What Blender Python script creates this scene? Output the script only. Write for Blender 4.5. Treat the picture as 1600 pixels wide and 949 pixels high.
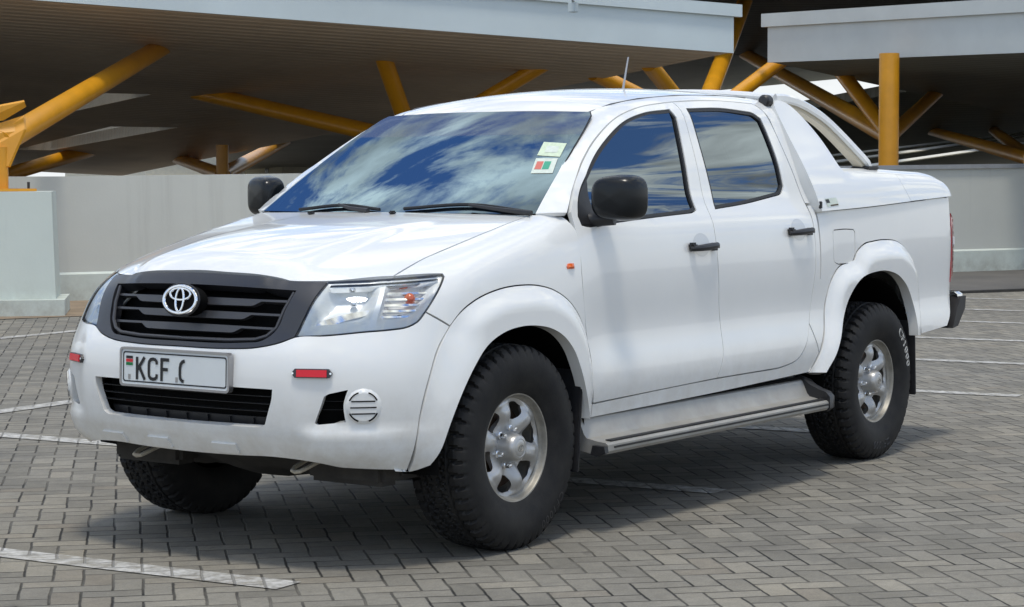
import bpy, bmesh, math, random
import numpy as np
from mathutils import Vector, Matrix
from mathutils.geometry import delaunay_2d_cdt

for o in list(bpy.data.objects):
    bpy.data.objects.remove(o)
scene = bpy.context.scene
COL = scene.collection
rad = math.radians
random.seed(4); RNG = np.random.default_rng(4)

# ---------------------------------------------------------------- camera
cam = bpy.data.cameras.new('camera'); cam_o = bpy.data.objects.new('camera', cam); COL.objects.link(cam_o)
yaw, pitch, roll = 3.75747901, -0.0610479287, -0.00245588565
fw = np.array([math.cos(pitch) * math.cos(yaw), math.cos(pitch) * math.sin(yaw), math.sin(pitch)])
r0 = np.cross(fw, [0, 0, 1]); r0 /= np.linalg.norm(r0); u0 = np.cross(r0, fw)
rt = math.cos(roll) * r0 + math.sin(roll) * u0; up = -math.sin(roll) * r0 + math.cos(roll) * u0
M = Matrix(((rt[0], up[0], -fw[0], 9.52060505), (rt[1], up[1], -fw[1], 5.40271151), (rt[2], up[2], -fw[2], 1.40846872), (0, 0, 0, 1)))
cam_o.matrix_world = M
cam.sensor_width = 36; cam.sensor_fit = 'HORIZONTAL'; cam.lens = 3296.28 / 1600 * 36
cam.clip_start = .1; cam.clip_end = 2000
scene.camera = cam_o

# ---------------------------------------------------------------- sky, sun, exposure
SUN_EL, SUN_AZ = rad(75), rad(40)          # azimuth measured from +x towards +y
w = bpy.data.worlds.new('World'); scene.world = w; w.use_nodes = True
nt = w.node_tree; nt.nodes.clear()
def N(t, **k):
    n = nt.nodes.new(t)
    for a, b in k.items(): setattr(n, a, b)
    return n
out = N('ShaderNodeOutputWorld'); bg = N('ShaderNodeBackground'); bg.inputs[1].default_value = .1
sky = N('ShaderNodeTexSky', sky_type='NISHITA', sun_disc=False, sun_elevation=SUN_EL, sun_rotation=math.pi / 2 - SUN_AZ, air_density=1.0, dust_density=.6, ozone_density=2.0)
tc = N('ShaderNodeTexCoord')
# broken cloud deck: project the view direction onto a flat layer overhead
sep = N('ShaderNodeSeparateXYZ'); nt.links.new(tc.outputs['Generated'], sep.inputs[0])
zc = N('ShaderNodeMath', operation='MAXIMUM'); zc.inputs[1].default_value = .04; nt.links.new(sep.outputs[2], zc.inputs[0])
za = N('ShaderNodeMath', operation='ADD'); za.inputs[1].default_value = .12; nt.links.new(zc.outputs[0], za.inputs[0])
dx = N('ShaderNodeMath', operation='DIVIDE'); nt.links.new(sep.outputs[0], dx.inputs[0]); nt.links.new(za.outputs[0], dx.inputs[1])
dy = N('ShaderNodeMath', operation='DIVIDE'); nt.links.new(sep.outputs[1], dy.inputs[0]); nt.links.new(za.outputs[0], dy.inputs[1])
cmb = N('ShaderNodeCombineXYZ'); nt.links.new(dx.outputs[0], cmb.inputs[0]); nt.links.new(dy.outputs[0], cmb.inputs[1])
mp = N('ShaderNodeMapping'); nt.links.new(cmb.outputs[0], mp.inputs[0]); mp.inputs['Location'].default_value = (1.3, 7.7, 0)
nz = N('ShaderNodeTexNoise'); nz.inputs['Scale'].default_value = 3.4; nz.inputs['Detail'].default_value = 9; nz.inputs['Roughness'].default_value = .62; nz.inputs['Distortion'].default_value = .35
nt.links.new(mp.outputs[0], nz.inputs['Vector'])
cr = N('ShaderNodeValToRGB'); cr.color_ramp.elements[0].position = .47; cr.color_ramp.elements[1].position = .55
nt.links.new(nz.outputs[0], cr.inputs[0])
nz2 = N('ShaderNodeTexNoise'); nz2.inputs['Scale'].default_value = 5.0; nz2.inputs['Detail'].default_value = 6
nt.links.new(mp.outputs[0], nz2.inputs['Vector'])
cr2 = N('ShaderNodeValToRGB')
cr2.color_ramp.elements[0].color = (4.8, 4.8, 4.5, 1); cr2.color_ramp.elements[1].color = (17.5, 17.6, 15.8, 1)
cr2.color_ramp.elements[0].position = .36; cr2.color_ramp.elements[1].position = .64
nt.links.new(nz2.outputs[0], cr2.inputs[0])
mx = N('ShaderNodeMix', data_type='RGBA'); nt.links.new(cr.outputs[0], mx.inputs[0]); hs = N('ShaderNodeMix', data_type='RGBA', blend_type='MULTIPLY'); hs.inputs[0].default_value = 1; hs.inputs[7].default_value = (1.15, 1.45, 1.8, 1)
nt.links.new(sky.outputs[0], hs.inputs[6]); nt.links.new(hs.outputs[2], mx.inputs[6]); nt.links.new(cr2.outputs[0], mx.inputs[7])
hz = N('ShaderNodeMapRange', interpolation_type='SMOOTHSTEP'); hz.inputs[1].default_value = .02; hz.inputs[2].default_value = .20; nt.links.new(sep.outputs[2], hz.inputs[0])
mh = N('ShaderNodeMix', data_type='RGBA'); nt.links.new(hz.outputs[0], mh.inputs[0]); mh.inputs[6].default_value = (8.2, 8.5, 8.6, 1); nt.links.new(mx.outputs[2], mh.inputs[7])
nt.links.new(mh.outputs[2], bg.inputs[0]); nt.links.new(bg.outputs[0], out.inputs[0])
sun = bpy.data.lights.new('sun', 'SUN'); sun.energy = 1.8; sun.angle = rad(10); sun.color = (1, .94, .84)
sun_o = bpy.data.objects.new('sun', sun); COL.objects.link(sun_o); sun_o.location = (0, 0, 30)
sd = Vector((math.cos(SUN_EL) * math.cos(SUN_AZ), math.cos(SUN_EL) * math.sin(SUN_AZ), math.sin(SUN_EL)))
sun_o.rotation_euler = sd.to_track_quat('Z', 'Y').to_euler()
scene.view_settings.view_transform = 'Standard'; scene.view_settings.look = 'None'
scene.view_settings.exposure = .14; scene.view_settings.gamma = 1; scene.view_settings.use_curve_mapping = False
scene.render.engine = 'CYCLES'

# ---------------------------------------------------------------- materials
class NodeB:
    def __init__(s, name):
        s.m = bpy.data.materials.new(name); s.m.use_nodes = True; s.t = s.m.node_tree; s.t.nodes.clear()
        s.out = s.t.nodes.new('ShaderNodeOutputMaterial')
    def n(s, t, ins=None, **k):
        n = s.t.nodes.new(t)
        for a, b in k.items(): setattr(n, a, b)
        for a, b in (ins or {}).items():
            if hasattr(b, 'is_linked') or isinstance(b, bpy.types.NodeSocket): s.t.links.new(b, n.inputs[a])
            else: n.inputs[a].default_value = b
        return n
    def math(s, op, a, b=None, c=None):
        i = {0: a}
        if b is not None: i[1] = b
        if c is not None: i[2] = c
        return s.n('ShaderNodeMath', i, operation=op).outputs[0]
    def ramp(s, x, stops):
        r = s.n('ShaderNodeValToRGB', {0: x}); e = r.color_ramp.elements
        while len(e) < len(stops): e.new(.5)
        for q, (p, c) in zip(e, stops):
            q.position = p; q.color = (c, c, c, 1) if isinstance(c, (int, float)) else (*c, 1)
        return r.outputs[0]
    def mix(s, f, a, b, mode='MIX'):
        n = s.n('ShaderNodeMix', {0: f, 6: a if not isinstance(a, tuple) else (*a, 1), 7: b if not isinstance(b, tuple) else (*b, 1)}, data_type='RGBA', blend_type=mode)
        return n.outputs[2]
    def obj(s): return s.n('ShaderNodeTexCoord').outputs['Object']
    def noise(s, vec, scale, detail=4, rough=.5, **k):
        return s.n('ShaderNodeTexNoise', {'Vector': vec, 'Scale': scale, 'Detail': detail, 'Roughness': rough}, **k).outputs[0]
    def fin(s, shader): s.t.links.new(shader, s.out.inputs[0]); return s.m
def pbr(name, col, rough=.5, metal=0, coat=0, coat_r=.03, spec=.5, var=.0, vscale=8, bump=0, bscale=200, dirt=None, ior=1.5):
    b = NodeB(name)
    v = b.obj()
    c = (*col, 1)
    p = b.n('ShaderNodeBsdfPrincipled', {'Roughness': rough, 'Metallic': metal, 'Coat Weight': coat, 'Coat Roughness': coat_r, 'Specular IOR Level': spec, 'IOR': ior})
    cs = None
    if var:
        f = b.noise(v, vscale, 6, .6)
        cs = b.mix(b.ramp(f, [(.3, 0), (.7, 1)]), tuple(x * (1 - var) for x in col), tuple(min(1, x * (1 + var)) for x in col))
        b.t.links.new(b.math('MULTIPLY_ADD', f, .3 * var + .1, rough - .05), p.inputs['Roughness'])
    if dirt:
        dcol, z0, z1, amt = dirt         # road dirt thrown up near the ground, broken by noise
        g = b.n('ShaderNodeNewGeometry').outputs['Position']
        z = b.n('ShaderNodeSeparateXYZ', {0: g}).outputs[2]
        h = b.n('ShaderNodeMapRange', {0: z, 1: z1, 2: z0, 3: 0., 4: 1.}).outputs[0]
        f = b.math('MULTIPLY', b.math('MULTIPLY', h, b.ramp(b.noise(v, 9, 8, .7), [(.35, 0), (.75, 1)])), amt)
        cs = b.mix(f, cs if cs is not None else tuple(col), tuple(dcol))
    if cs is None: p.inputs['Base Color'].default_value = c
    else: b.t.links.new(cs, p.inputs['Base Color'])
    if bump:
        bn = b.n('ShaderNodeBump', {'Strength': bump, 'Distance': .002, 'Height': b.noise(v, bscale, 5, .6)})
        b.t.links.new(bn.outputs[0], p.inputs['Normal'])
    return b.fin(p.outputs[0])
# ---------------------------------------------------------------- mesh helpers
def tag(o, label=None, cat=None, group=None, kind=None):
    if label: o['label'] = label
    if cat: o['category'] = cat
    if group: o['group'] = group
    if kind: o['kind'] = kind
    return o
def empty(name, loc=(0, 0, 0)):
    o = bpy.data.objects.new(name, None); COL.objects.link(o); o.location = loc; o.empty_display_size = .2
    return o
def mesh(name, V, F, mat, parent=None, smooth=True, sharp_deg=35):
    me = bpy.data.meshes.new(name)
    me.from_pydata([tuple(map(float, v)) for v in V], [], [tuple(int(i) for i in f) for f in F]); me.update()
    mats = mat if isinstance(mat, (list, tuple)) else [mat]
    for m in mats: me.materials.append(m)
    if smooth:
        bm = bmesh.new(); bm.from_mesh(me)
        lim = rad(sharp_deg)
        for f in bm.faces: f.smooth = True
        for e in bm.edges:
            if len(e.link_faces) == 2 and e.calc_face_angle(0) > lim: e.smooth = False
        bm.to_mesh(me); bm.free()
    o = bpy.data.objects.new(name, me); COL.objects.link(o)
    if parent: o.parent = parent
    return o
class MB:
    """collects primitive shapes into one mesh"""
    def __init__(s): s.V = []; s.F = []
    def add(s, V, F):
        n = len(s.V); s.V += [tuple(v) for v in V]; s.F += [tuple(i + n for i in f) for f in F]; return s
    def box(s, c, d, R=None, bev=.0):
        bm = bmesh.new(); bmesh.ops.create_cube(bm, size=1)
        for v in bm.verts: v.co = Vector((v.co.x * d[0], v.co.y * d[1], v.co.z * d[2]))
        if bev: bmesh.ops.bevel(bm, geom=list(bm.edges), offset=bev, segments=2, affect='EDGES')
        T = Matrix.Translation(c) @ (R.to_4x4() if R is not None else Matrix.Identity(4))
        bm.transform(T); bm.verts.index_update()
        s.add([v.co[:] for v in bm.verts], [[v.index for v in f.verts] for f in bm.faces]); bm.free(); return s
    def tube(s, pts, r, n=14, cap=True):
        pts = [Vector(p) for p in pts]; m = len(pts); rs = r if isinstance(r, (list, tuple)) else [r] * m
        V = []; F = []; prev = None
        for i, p in enumerate(pts):
            t = (pts[min(i+1, m-1)] - pts[max(i-1, 0)]).normalized()
            if prev is None: a = t.orthogonal().normalized()
            else: a = (prev - t * prev.dot(t)).normalized()
            prev = a; b = t.cross(a)
            for k in range(n):
                q = 2 * math.pi * k / n; V.append(p + (a * math.cos(q) + b * math.sin(q)) * rs[i])
        for i in range(m - 1):
            for k in range(n):
                F.append((i*n+k, i*n+(k+1) % n, (i+1)*n+(k+1) % n, (i+1)*n+k))
        if cap: F.append(tuple(range(n))[::-1]); F.append(tuple((m-1)*n+k for k in range(n)))
        return s.add(V, F)
    def lathe(s, prof, n=48, axis='y', c=(0, 0, 0), a0=0, a1=2*math.pi):
        """prof: (radius, along) pairs"""
        full = abs(a1 - a0 - 2*math.pi) < 1e-6; V = []; F = []; m = len(prof); k = n if full else n + 1
        for i in range(k):
            q = a0 + (a1 - a0) * i / n
            for r, h in prof:
                p = (r*math.cos(q), h, r*math.sin(q)) if axis == 'y' else ((h, r*math.cos(q), r*math.sin(q)) if axis == 'x' else (r*math.cos(q), r*math.sin(q), h))
                V.append((p[0]+c[0], p[1]+c[1], p[2]+c[2]))
        for i in range(n):
            j = (i + 1) % k
            for t in range(m - 1): F.append((i*m+t, j*m+t, j*m+t+1, i*m+t+1))
        return s.add(V, F)
    def prism(s, poly, a, b, f):
        """poly (u,v) swept between a and b through f(u,v,t)->xyz"""
        n = len(poly); V = [f(u, v, a) for u, v in poly] + [f(u, v, b) for u, v in poly]
        F = [tuple(range(n)), tuple(range(2*n-1, n-1, -1))] + [(i+n, (i+1) % n + n, (i+1) % n, i) for i in range(n)]
        return s.add(V, F)
    def build(s, name, mat, parent=None, smooth=True, sharp_deg=35):
        o = mesh(name, s.V, s.F, mat, parent, smooth, sharp_deg)
        bm = bmesh.new(); bm.from_mesh(o.data); bmesh.ops.recalc_face_normals(bm, faces=bm.faces[:]); bm.to_mesh(o.data); bm.free()
        return o
# ---- outlines and curved panels
def resample(poly, step, corner=38, closed=True):
    P = np.array(poly, float); n = len(P); outp = []
    def tangent(i):
        a, b, c = P[(i-1) % n], P[i], P[(i+1) % n]
        u, v = b - a, c - b; lu, lv = np.linalg.norm(u), np.linalg.norm(v)
        if lu < 1e-9 or lv < 1e-9: return None
        ang = math.degrees(math.acos(np.clip(u @ v / lu / lv, -1, 1)))
        if ang > corner: return None
        if lu > 2.2 * lv: return u / lu
        if lv > 2.2 * lu: return v / lv
        t = u / lu * lv + v / lv * lu
        return t / np.linalg.norm(t)
    T = [tangent(i) for i in range(n)]
    if not closed: T[0] = T[-1] = None
    for i in range(n if closed else n - 1):
        a, b = P[i], P[(i+1) % n]; L = np.linalg.norm(b - a)
        k = max(1, int(math.ceil(L / step)))
        ta = T[i] if T[i] is not None else (b - a) / max(L, 1e-9); tb = T[(i+1) % n] if T[(i+1) % n] is not None else (b - a) / max(L, 1e-9)
        for j in range(k):
            t = j / k; h = (2*t**3 - 3*t**2 + 1, t**3 - 2*t**2 + t, -2*t**3 + 3*t**2, t**3 - t**2)
            outp.append(h[0]*a + h[1]*L*ta + h[2]*b + h[3]*L*tb)
    if not closed: outp.append(P[-1])
    return np.array(outp)
def area(P): return .5 * np.sum(P[:, 0] * np.roll(P[:, 1], -1) - np.roll(P[:, 0], -1) * P[:, 1])
def inset(P, d):
    s = 1 if area(P) > 0 else -1
    e = np.roll(P, -1, 0) - P; e /= np.maximum(np.linalg.norm(e, axis=1, keepdims=True), 1e-9)
    nrm = np.stack([-e[:, 1], e[:, 0]], -1) * s
    m = nrm + np.roll(nrm, 1, 0); m /= np.maximum(np.linalg.norm(m, axis=1, keepdims=True), 1e-9)
    c = np.maximum((m * nrm).sum(1), .5)
    return P + m * (d / c)[:, None]
def inside(Q, P):
    x, y = Q[:, 0], Q[:, 1]; r = np.zeros(len(Q), bool)
    for a, b in zip(P, np.roll(P, -1, 0)):
        c = (a[1] > y) != (b[1] > y)
        with np.errstate(divide='ignore', invalid='ignore'):
            r ^= c & (x < (b[0]-a[0]) * (y-a[1]) / (b[1]-a[1] + 1e-30) + a[0])
    return r
def edge_dist(Q, P, closed=True):
    d = np.full(len(Q), 1e9); B = np.roll(P, -1, 0)
    for i in range(len(P) if closed else len(P) - 1):
        a, b = P[i], B[i]; e = b - a; L = max(e @ e, 1e-12)
        t = np.clip(((Q - a) @ e) / L, 0, 1)
        d = np.minimum(d, np.linalg.norm(Q - a - t[:, None] * e, axis=1))
    return d
def fill2d(loops, res):
    """loops[0] outer, others holes -> points, triangles, loops as index lists"""
    pts = []; edges = []; idx = []
    for L in loops:
        n0 = len(pts); pts += [tuple(p) for p in L]; k = len(L)
        idx.append(list(range(n0, n0 + k))); edges += [(n0+i, n0+(i+1) % k) for i in range(k)]
    lo, hi = loops[0].min(0), loops[0].max(0)
    gx = np.arange(lo[0], hi[0] + res, res); gy = np.arange(lo[1], hi[1] + res, res * .866)
    G = np.array([(x + (res/2 if j % 2 else 0), y) for j, y in enumerate(gy) for x in gx])
    if len(G):
        k = inside(G, loops[0]) & (edge_dist(G, loops[0]) > res * .55)
        for h in loops[1:]: k &= ~inside(G, h) & (edge_dist(G, h) > res * .55)
        pts += [tuple(p) for p in G[k]]
    v, e, f, ov, oe, of = delaunay_2d_cdt([Vector(p) for p in pts], edges, [], 0, 1e-7)
    V = np.array([q[:] for q in v]); remap = {}
    for i, src in enumerate(ov):
        for s_ in src: remap[s_] = i
    F = np.array([t for t in f if len(t) == 3])
    c = V[F].mean(1); k = inside(c, loops[0])
    for h in loops[1:]: k &= ~inside(c, h)
    F = F[k]
    A = (V[F[:, 1]] - V[F[:, 0]]); B = (V[F[:, 2]] - V[F[:, 0]])
    F = F[np.abs(A[:, 0]*B[:, 1] - A[:, 1]*B[:, 0]) > 1e-10]
    return V, F, [[remap[i] for i in L] for L in idx]
def vnormals(V, F):
    n = np.cross(V[F[:, 1]] - V[F[:, 0]], V[F[:, 2]] - V[F[:, 0]]); o = np.zeros_like(V)
    for k in range(3): np.add.at(o, F[:, k], n)
    return o / np.maximum(np.linalg.norm(o, axis=1, keepdims=True), 1e-12)
def panel_geo(outer, mapper, out_dir, holes=(), res=.03, gap=.0025, thick=.012, off=0., scale=1., corner=38, smooth_holes=True, f=None, raw=False, nrm=None):
    S = np.array([scale, 1.])
    lo = [inset(resample(np.array(outer) * S, res, corner) if not raw else np.array(outer) * S, gap)]
    for h in holes: lo.append(inset(resample(np.array(h) * S, res, corner), -gap))
    V2, F, L = fill2d(lo, res)
    o = off(V2 / S, lo) if callable(off) else off
    V = mapper(V2 / S, o, f) if f is not None else mapper(V2 / S, o)
    n = vnormals(V, F)
    D = out_dir(V) if callable(out_dir) else np.array(out_dir, float)
    if ((n * D).sum(1)).mean() < 0: F = F[:, ::-1]; n = -n
    if nrm is not None:                 # true surface normals, so that reflections stay clean up to the edges
        e_ = 2e-3; q = V2 / S; g = lambda a: (mapper(a, off, f) if f is not None else mapper(a, off))
        du = g(q + [e_, 0]) - g(q - [e_, 0]); dv = g(q + [0, e_]) - g(q - [0, e_]); m_ = np.cross(du, dv)
        m_ /= np.maximum(np.linalg.norm(m_, axis=1, keepdims=True), 1e-12)
        if ((m_ * n).sum(1)).mean() < 0: m_ = -m_
        nrm.append(m_)
    V = list(V); F = [tuple(t) for t in F]
    if thick:
        es = {}
        for t in F:
            for a, b in ((t[0], t[1]), (t[1], t[2]), (t[2], t[0])): es[(a, b)] = 1
        bd = [(a, b) for (a, b) in es if (b, a) not in es]
        new = {}
        for a, b in bd:
            for i in (a, b):
                if i not in new: new[i] = len(V); V.append(V[i] - n[i] * thick)
            F.append((b, a, new[a], new[b]))
    return np.array(V), F
def flip(V, F):
    return np.array(V) * [1, -1, 1], [tuple(reversed(t)) for t in F]
def panel(name, parent, mat, *a, both=True, **k):
    """curved sheet with returned edges; both=True also builds the mirrored one"""
    V, F = panel_geo(*a, **k)
    nm = k.get('nrm')
    r = [mesh(name, V, F, mat, parent if not isinstance(parent, (list, tuple)) else parent[0])]
    if both:
        V2, F2 = flip(V, F); r.append(mesh(name, V2, F2, mat, parent if not isinstance(parent, (list, tuple)) else parent[1]))
    if nm:
        r[0].data.normals_split_custom_set_from_vertices([tuple(q) for q in nm[0]])
        if both: r[1].data.normals_split_custom_set_from_vertices([tuple(q) for q in nm[0] * [1, -1, 1]])
    return r
# ---------------------------------------------------------------- truck body as smooth analytic surfaces
# metres: x forward (rear axle 0, front axle 3.085), y towards the driver's left, z up
def spline(px, py):
    px = np.array(px, float); py = np.array(py, float); n = len(px)
    h = np.diff(px); d = np.diff(py) / h
    A = np.zeros((n, n)); b = np.zeros(n); A[0, 0] = A[-1, -1] = 1
    for i in range(1, n - 1):
        A[i, i-1] = h[i-1]; A[i, i] = 2 * (h[i-1] + h[i]); A[i, i+1] = h[i]
        b[i] = 6 * (d[i] - d[i-1])
    M = np.linalg.solve(A, b)
    def f(x):
        x = np.clip(np.asarray(x, float), px[0], px[-1])
        i = np.clip(np.searchsorted(px, x) - 1, 0, n - 2)
        t = x - px[i]; hi = h[i]
        return py[i] + t * (d[i] - hi * (2 * M[i] + M[i+1]) / 6) + t * t * M[i] / 2 + t ** 3 * (M[i+1] - M[i]) / (6 * hi)
    return f
def sstep(a, b, x):
    t = np.clip((np.asarray(x, float) - a) / (b - a), 0, 1)
    return t * t * (3 - 2 * t)
def smax(a, b, k):
    h = np.maximum(k - np.abs(a - b), 0)
    return np.maximum(a, b) + h * h / (4 * k)
S_side = spline([.30, .42, .50, .55, .60, .66, .73, .81, .90, 1.0, 1.08, 1.15, 1.21, 1.27, 1.40, 1.55, 1.68, 1.78, 1.95],
                [.855, .862, .873, .883, .886, .879, .864, .858, .862, .864, .859, .849, .833, .800, .752, .700, .650, .603, .52])
S_bed = spline([.30, .42, .50, .55, .60, .66, .73, .81, .90, 1.0, 1.1, 1.2, 1.3, 1.5, 1.95],
               [.850, .858, .868, .878, .882, .876, .863, .858, .861, .864, .862, .856, .845, .79, .62])
S_fen = spline([.30, .42, .50, .60, .70, .81, .90, 1.0, 1.08, 1.15, 1.21, 1.30, 1.5, 1.95],
               [.862, .868, .875, .880, .878, .872, .868, .862, .850, .832, .808, .77, .69, .5])
def Ys(x, z):
    wf = sstep(2.45, 2.75, x) * (1 - sstep(1.2, 1.32, z)); wb = sstep(.72, .40, x)
    y = S_side(z) * (1 - wf) + S_fen(z) * wf
    y = y * (1 - wb) + S_bed(z) * wb
    return y - .022 * sstep(2.7, 3.9, x) - .022 * sstep(.0, -1.3, x)
S_hood = spline([2.4, 2.70, 2.9, 3.1, 3.3, 3.5, 3.7, 3.8, 3.9, 4.0, 4.1], [1.295, 1.266, 1.246, 1.222, 1.195, 1.163, 1.122, 1.096, 1.061, 1.012, .95])
def Hood(x, y):
    c = .018 + np.clip(x - 2.79, -.1, 1.2) * .1
    y = np.abs(y)
    bulge = .017 * sstep(.41, .345, y) * sstep(2.75, 3.55, x)
    return S_hood(x) - c * (y * y) / .49 + bulge
S_front = spline([.30, .36, .40, .45, .52, .60, .70, .78, .83, .87, .95, 1.03, 1.07, 1.2], [3.80, 3.885, 3.93, 3.958, 3.976, 3.985, 3.985, 3.973, 3.958, 3.946, 3.925, 3.895, 3.872, 3.78])
def Front(y, z):
    a = .14 + .11 * sstep(.72, 1.03, z)
    y = np.abs(y)
    f = S_front(z) - a * y * y
    # the chin stands proud in the middle, ending in a soft vertical step beside the lower opening
    f = f + .016 * sstep(.60, .50, y) * sstep(.42, .50, z) * sstep(.86, .78, z)
    # shelf below the fog lamps
    f = f + .022 * sstep(.52, .60, y) * sstep(.36, .44, z) * sstep(.535, .49, z)
    return f
def Wind(y, z):
    t = (z - 1.262) / .413
    return 2.785 - .675 * t + .018 * (1 - (2 * t - 1) ** 2) - .12 * y * y
S_roof = spline([-.2, .3, .55, .7, 1.0, 1.4, 1.7, 1.9, 2.05, 2.2, 2.4], [1.75, 1.775, 1.795, 1.805, 1.812, 1.80, 1.775, 1.745, 1.708, 1.655, 1.57])
def Roof(x, y):
    return S_roof(x) - .05 * (y / .6) ** 2
def f_low(p, k_corner=.40):
    x, y, z = p[..., 0], np.abs(p[..., 1]), p[..., 2]
    side = y - Ys(x, z)
    fr = smax(side, x - Front(y, z), k_corner)
    up = smax(fr, z - Hood(x, y), .10)
    return up
def f_cab(p):
    x, y, z = p[..., 0], np.abs(p[..., 1]), p[..., 2]
    side = y - Ys(x, z)
    a = smax(x - Wind(y, z), z - Roof(x, y), .10)
    return smax(a, side, .09)
def solve(f, o, d, t0, t1, off=0., n=60):
    """first outside->inside crossing of f=off along o+t*d, t going from t0 (outside) to t1"""
    o = np.asarray(o, float); d = np.asarray(d, float)
    off = np.broadcast_to(np.asarray(off, float), o.shape[:-1])
    ts = np.linspace(t0, t1, n)
    lo = np.full(o.shape[:-1], t0); hi = np.full(o.shape[:-1], t1); done = np.zeros(o.shape[:-1], bool)
    for i in range(1, n):
        v = f(o + ts[i] * d) - off
        hit = (v < 0) & ~done
        lo = np.where(hit, ts[i-1], lo); hi = np.where(hit, ts[i], hi); done |= hit
    for _ in range(30):
        m = (lo + hi) / 2
        v = f(o + m[..., None] * d) - off
        hi = np.where(v < 0, m, hi); lo = np.where(v < 0, lo, m)
    return o + ((lo + hi) / 2)[..., None] * d
def map_side(a, off=0., f=None):        # (x, z) seen square on from the left
    a = np.asarray(a, float)
    o = np.stack([a[:, 0], np.full(len(a), 1.3), a[:, 1]], -1)
    return solve(f or f_low, o, np.array([0, -1., 0]), 0, 1.25, off, 120)
AX = 2.75
def map_nose(a, off=0., f=None):        # (angle about a vertical axis in the engine bay, z)
    a = np.asarray(a, float)
    d = np.stack([np.cos(a[:, 0]), np.sin(a[:, 0]), np.zeros(len(a))], -1)
    o = np.stack([np.full(len(a), AX), np.zeros(len(a)), a[:, 1]], -1) + 2.0 * d
    return solve(f or f_low, o, -d, 0, 1.9, off, 120)
def map_top(a, off=0., f=None):         # (x, y) seen from above
    a = np.asarray(a, float)
    o = np.stack([a[:, 0], a[:, 1], np.full(len(a), 2.2)], -1)
    return solve(f or f_low, o, np.array([0, 0, -1.]), 0, 1.6, off, 120)
def map_cab(a, off=0., f=None):         # (x, angle about the long axis at z=1.2): roof and pillars
    a = np.asarray(a, float)
    d = np.stack([np.zeros(len(a)), np.sin(a[:, 1]), np.cos(a[:, 1])], -1)
    o = np.stack([a[:, 0], np.zeros(len(a)), np.full(len(a), 1.2)], -1) + 1.2 * d
    return solve(f or f_cab, o, -d, 0, 1.19, off, 120)
M_ = {}
M_['paint'] = pbr('white car paint', (.775, .78, .762), .32, coat=.8, coat_r=.045, dirt=((.36, .29, .19), .28, .70, .65), var=.02, vscale=3)
M_['paint_in'] = pbr('dull white inner paint', (.62, .6, .55), .6)
M_['cream'] = pbr('cream fibreglass inside', (.62, .56, .44), .55, var=.06)
M_['black'] = pbr('black plastic', (.018, .018, .02), .42, var=.2, vscale=30)
M_['gloss'] = pbr('satin black plastic', (.022, .023, .028), .38, coat=.4, coat_r=.28)
M_['grey'] = pbr('charcoal grille plastic', (.045, .046, .052), .42, coat=.25, coat_r=.25, bump=.1, bscale=700)
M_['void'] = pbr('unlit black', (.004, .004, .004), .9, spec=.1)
M_['rubber'] = pbr('rubber seal', (.012, .012, .013), .55)
M_['under'] = pbr('dusty underbody metal', (.035, .032, .028), .8, var=.4, vscale=12, bump=.3, bscale=60)
M_['chrome'] = pbr('chrome', (.82, .83, .85), .08, metal=1)
M_['satinmetal'] = pbr('brushed plate frame', (.42, .41, .41), .35, metal=.9)
M_['reflector_bowl'] = pbr('headlamp bowl', (.90, .92, .92), .36, metal=.15, bump=.25, bscale=38)
M_['red'] = pbr('red reflector', (.72, .006, .022), .4, coat=.25, coat_r=.2, bump=.4, bscale=900)
M_['tail'] = pbr('red tail lamp', (.34, .004, .012), .2, coat=1, coat_r=.05)
M_['orange'] = pbr('orange lens', (.75, .12, .01), .2, coat=1)
M_['plate'] = pbr('plate white', (.66, .69, .69), .4, var=.03)
M_['ink'] = pbr('plate ink', (.01, .01, .012), .5)
M_['flag_r'] = pbr('flag red', (.6, .02, .03), .5); M_['flag_g'] = pbr('flag green', (.0, .17, .04), .5)
M_['alloy'] = pbr('worn silver alloy', (.52, .52, .51), .36, metal=.62, var=.16, vscale=18, dirt=((.12, .10, .08), .1, .62, .75))
M_['alloy_rim'] = pbr('dull rim flange', (.30, .285, .25), .45, metal=.5, var=.25, vscale=20)
M_['rust'] = pbr('rusty brake drum', (.10, .062, .04), .7, metal=.3, var=.4, vscale=20)
M_['alu'] = pbr('dusty aluminium step', (.36, .355, .335), .50, metal=.35, var=.14, vscale=7, dirt=((.30, .25, .18), .3, .5, .6))
M_['white_ink'] = pbr('raised white letters', (.50, .50, .48), .7)
M_['tyre_ink'] = pbr('raised black letters', (.030, .030, .032), .5)
M_['seat'] = pbr('grey seat cloth', (.10, .10, .11), .9)
M_['dash'] = pbr('dashboard', (.05, .05, .055), .7)
M_['sticker'] = pbr('paper sticker', (.62, .68, .60), .5, var=.08, vscale=60)
M_['sticker_y'] = pbr('faded green sticker', (.60, .70, .52), .5, var=.12, vscale=60)
M_['st_r'] = pbr('sticker red', (.6, .16, .12), .5); M_['st_g'] = pbr('sticker green', (.05, .35, .22), .5)
def tyre_mat():
    b = NodeB('dusty tyre rubber'); v = b.obj()
    f = b.noise(v, 9, 8, .65)
    c = b.mix(b.ramp(f, [(.35, 0), (.8, 1)]), (.007, .007, .008), (.026, .025, .023))
    p = b.n('ShaderNodeBsdfPrincipled', {'Roughness': .66, 'Base Color': c, 'Specular IOR Level': .28})
    bn = b.n('ShaderNodeBump', {'Strength': .25, 'Distance': .002, 'Height': b.noise(v, 160, 4, .6)})
    b.t.links.new(bn.outputs[0], p.inputs['Normal'])
    return b.fin(p.outputs[0])
M_['tyre'] = tyre_mat()
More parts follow.
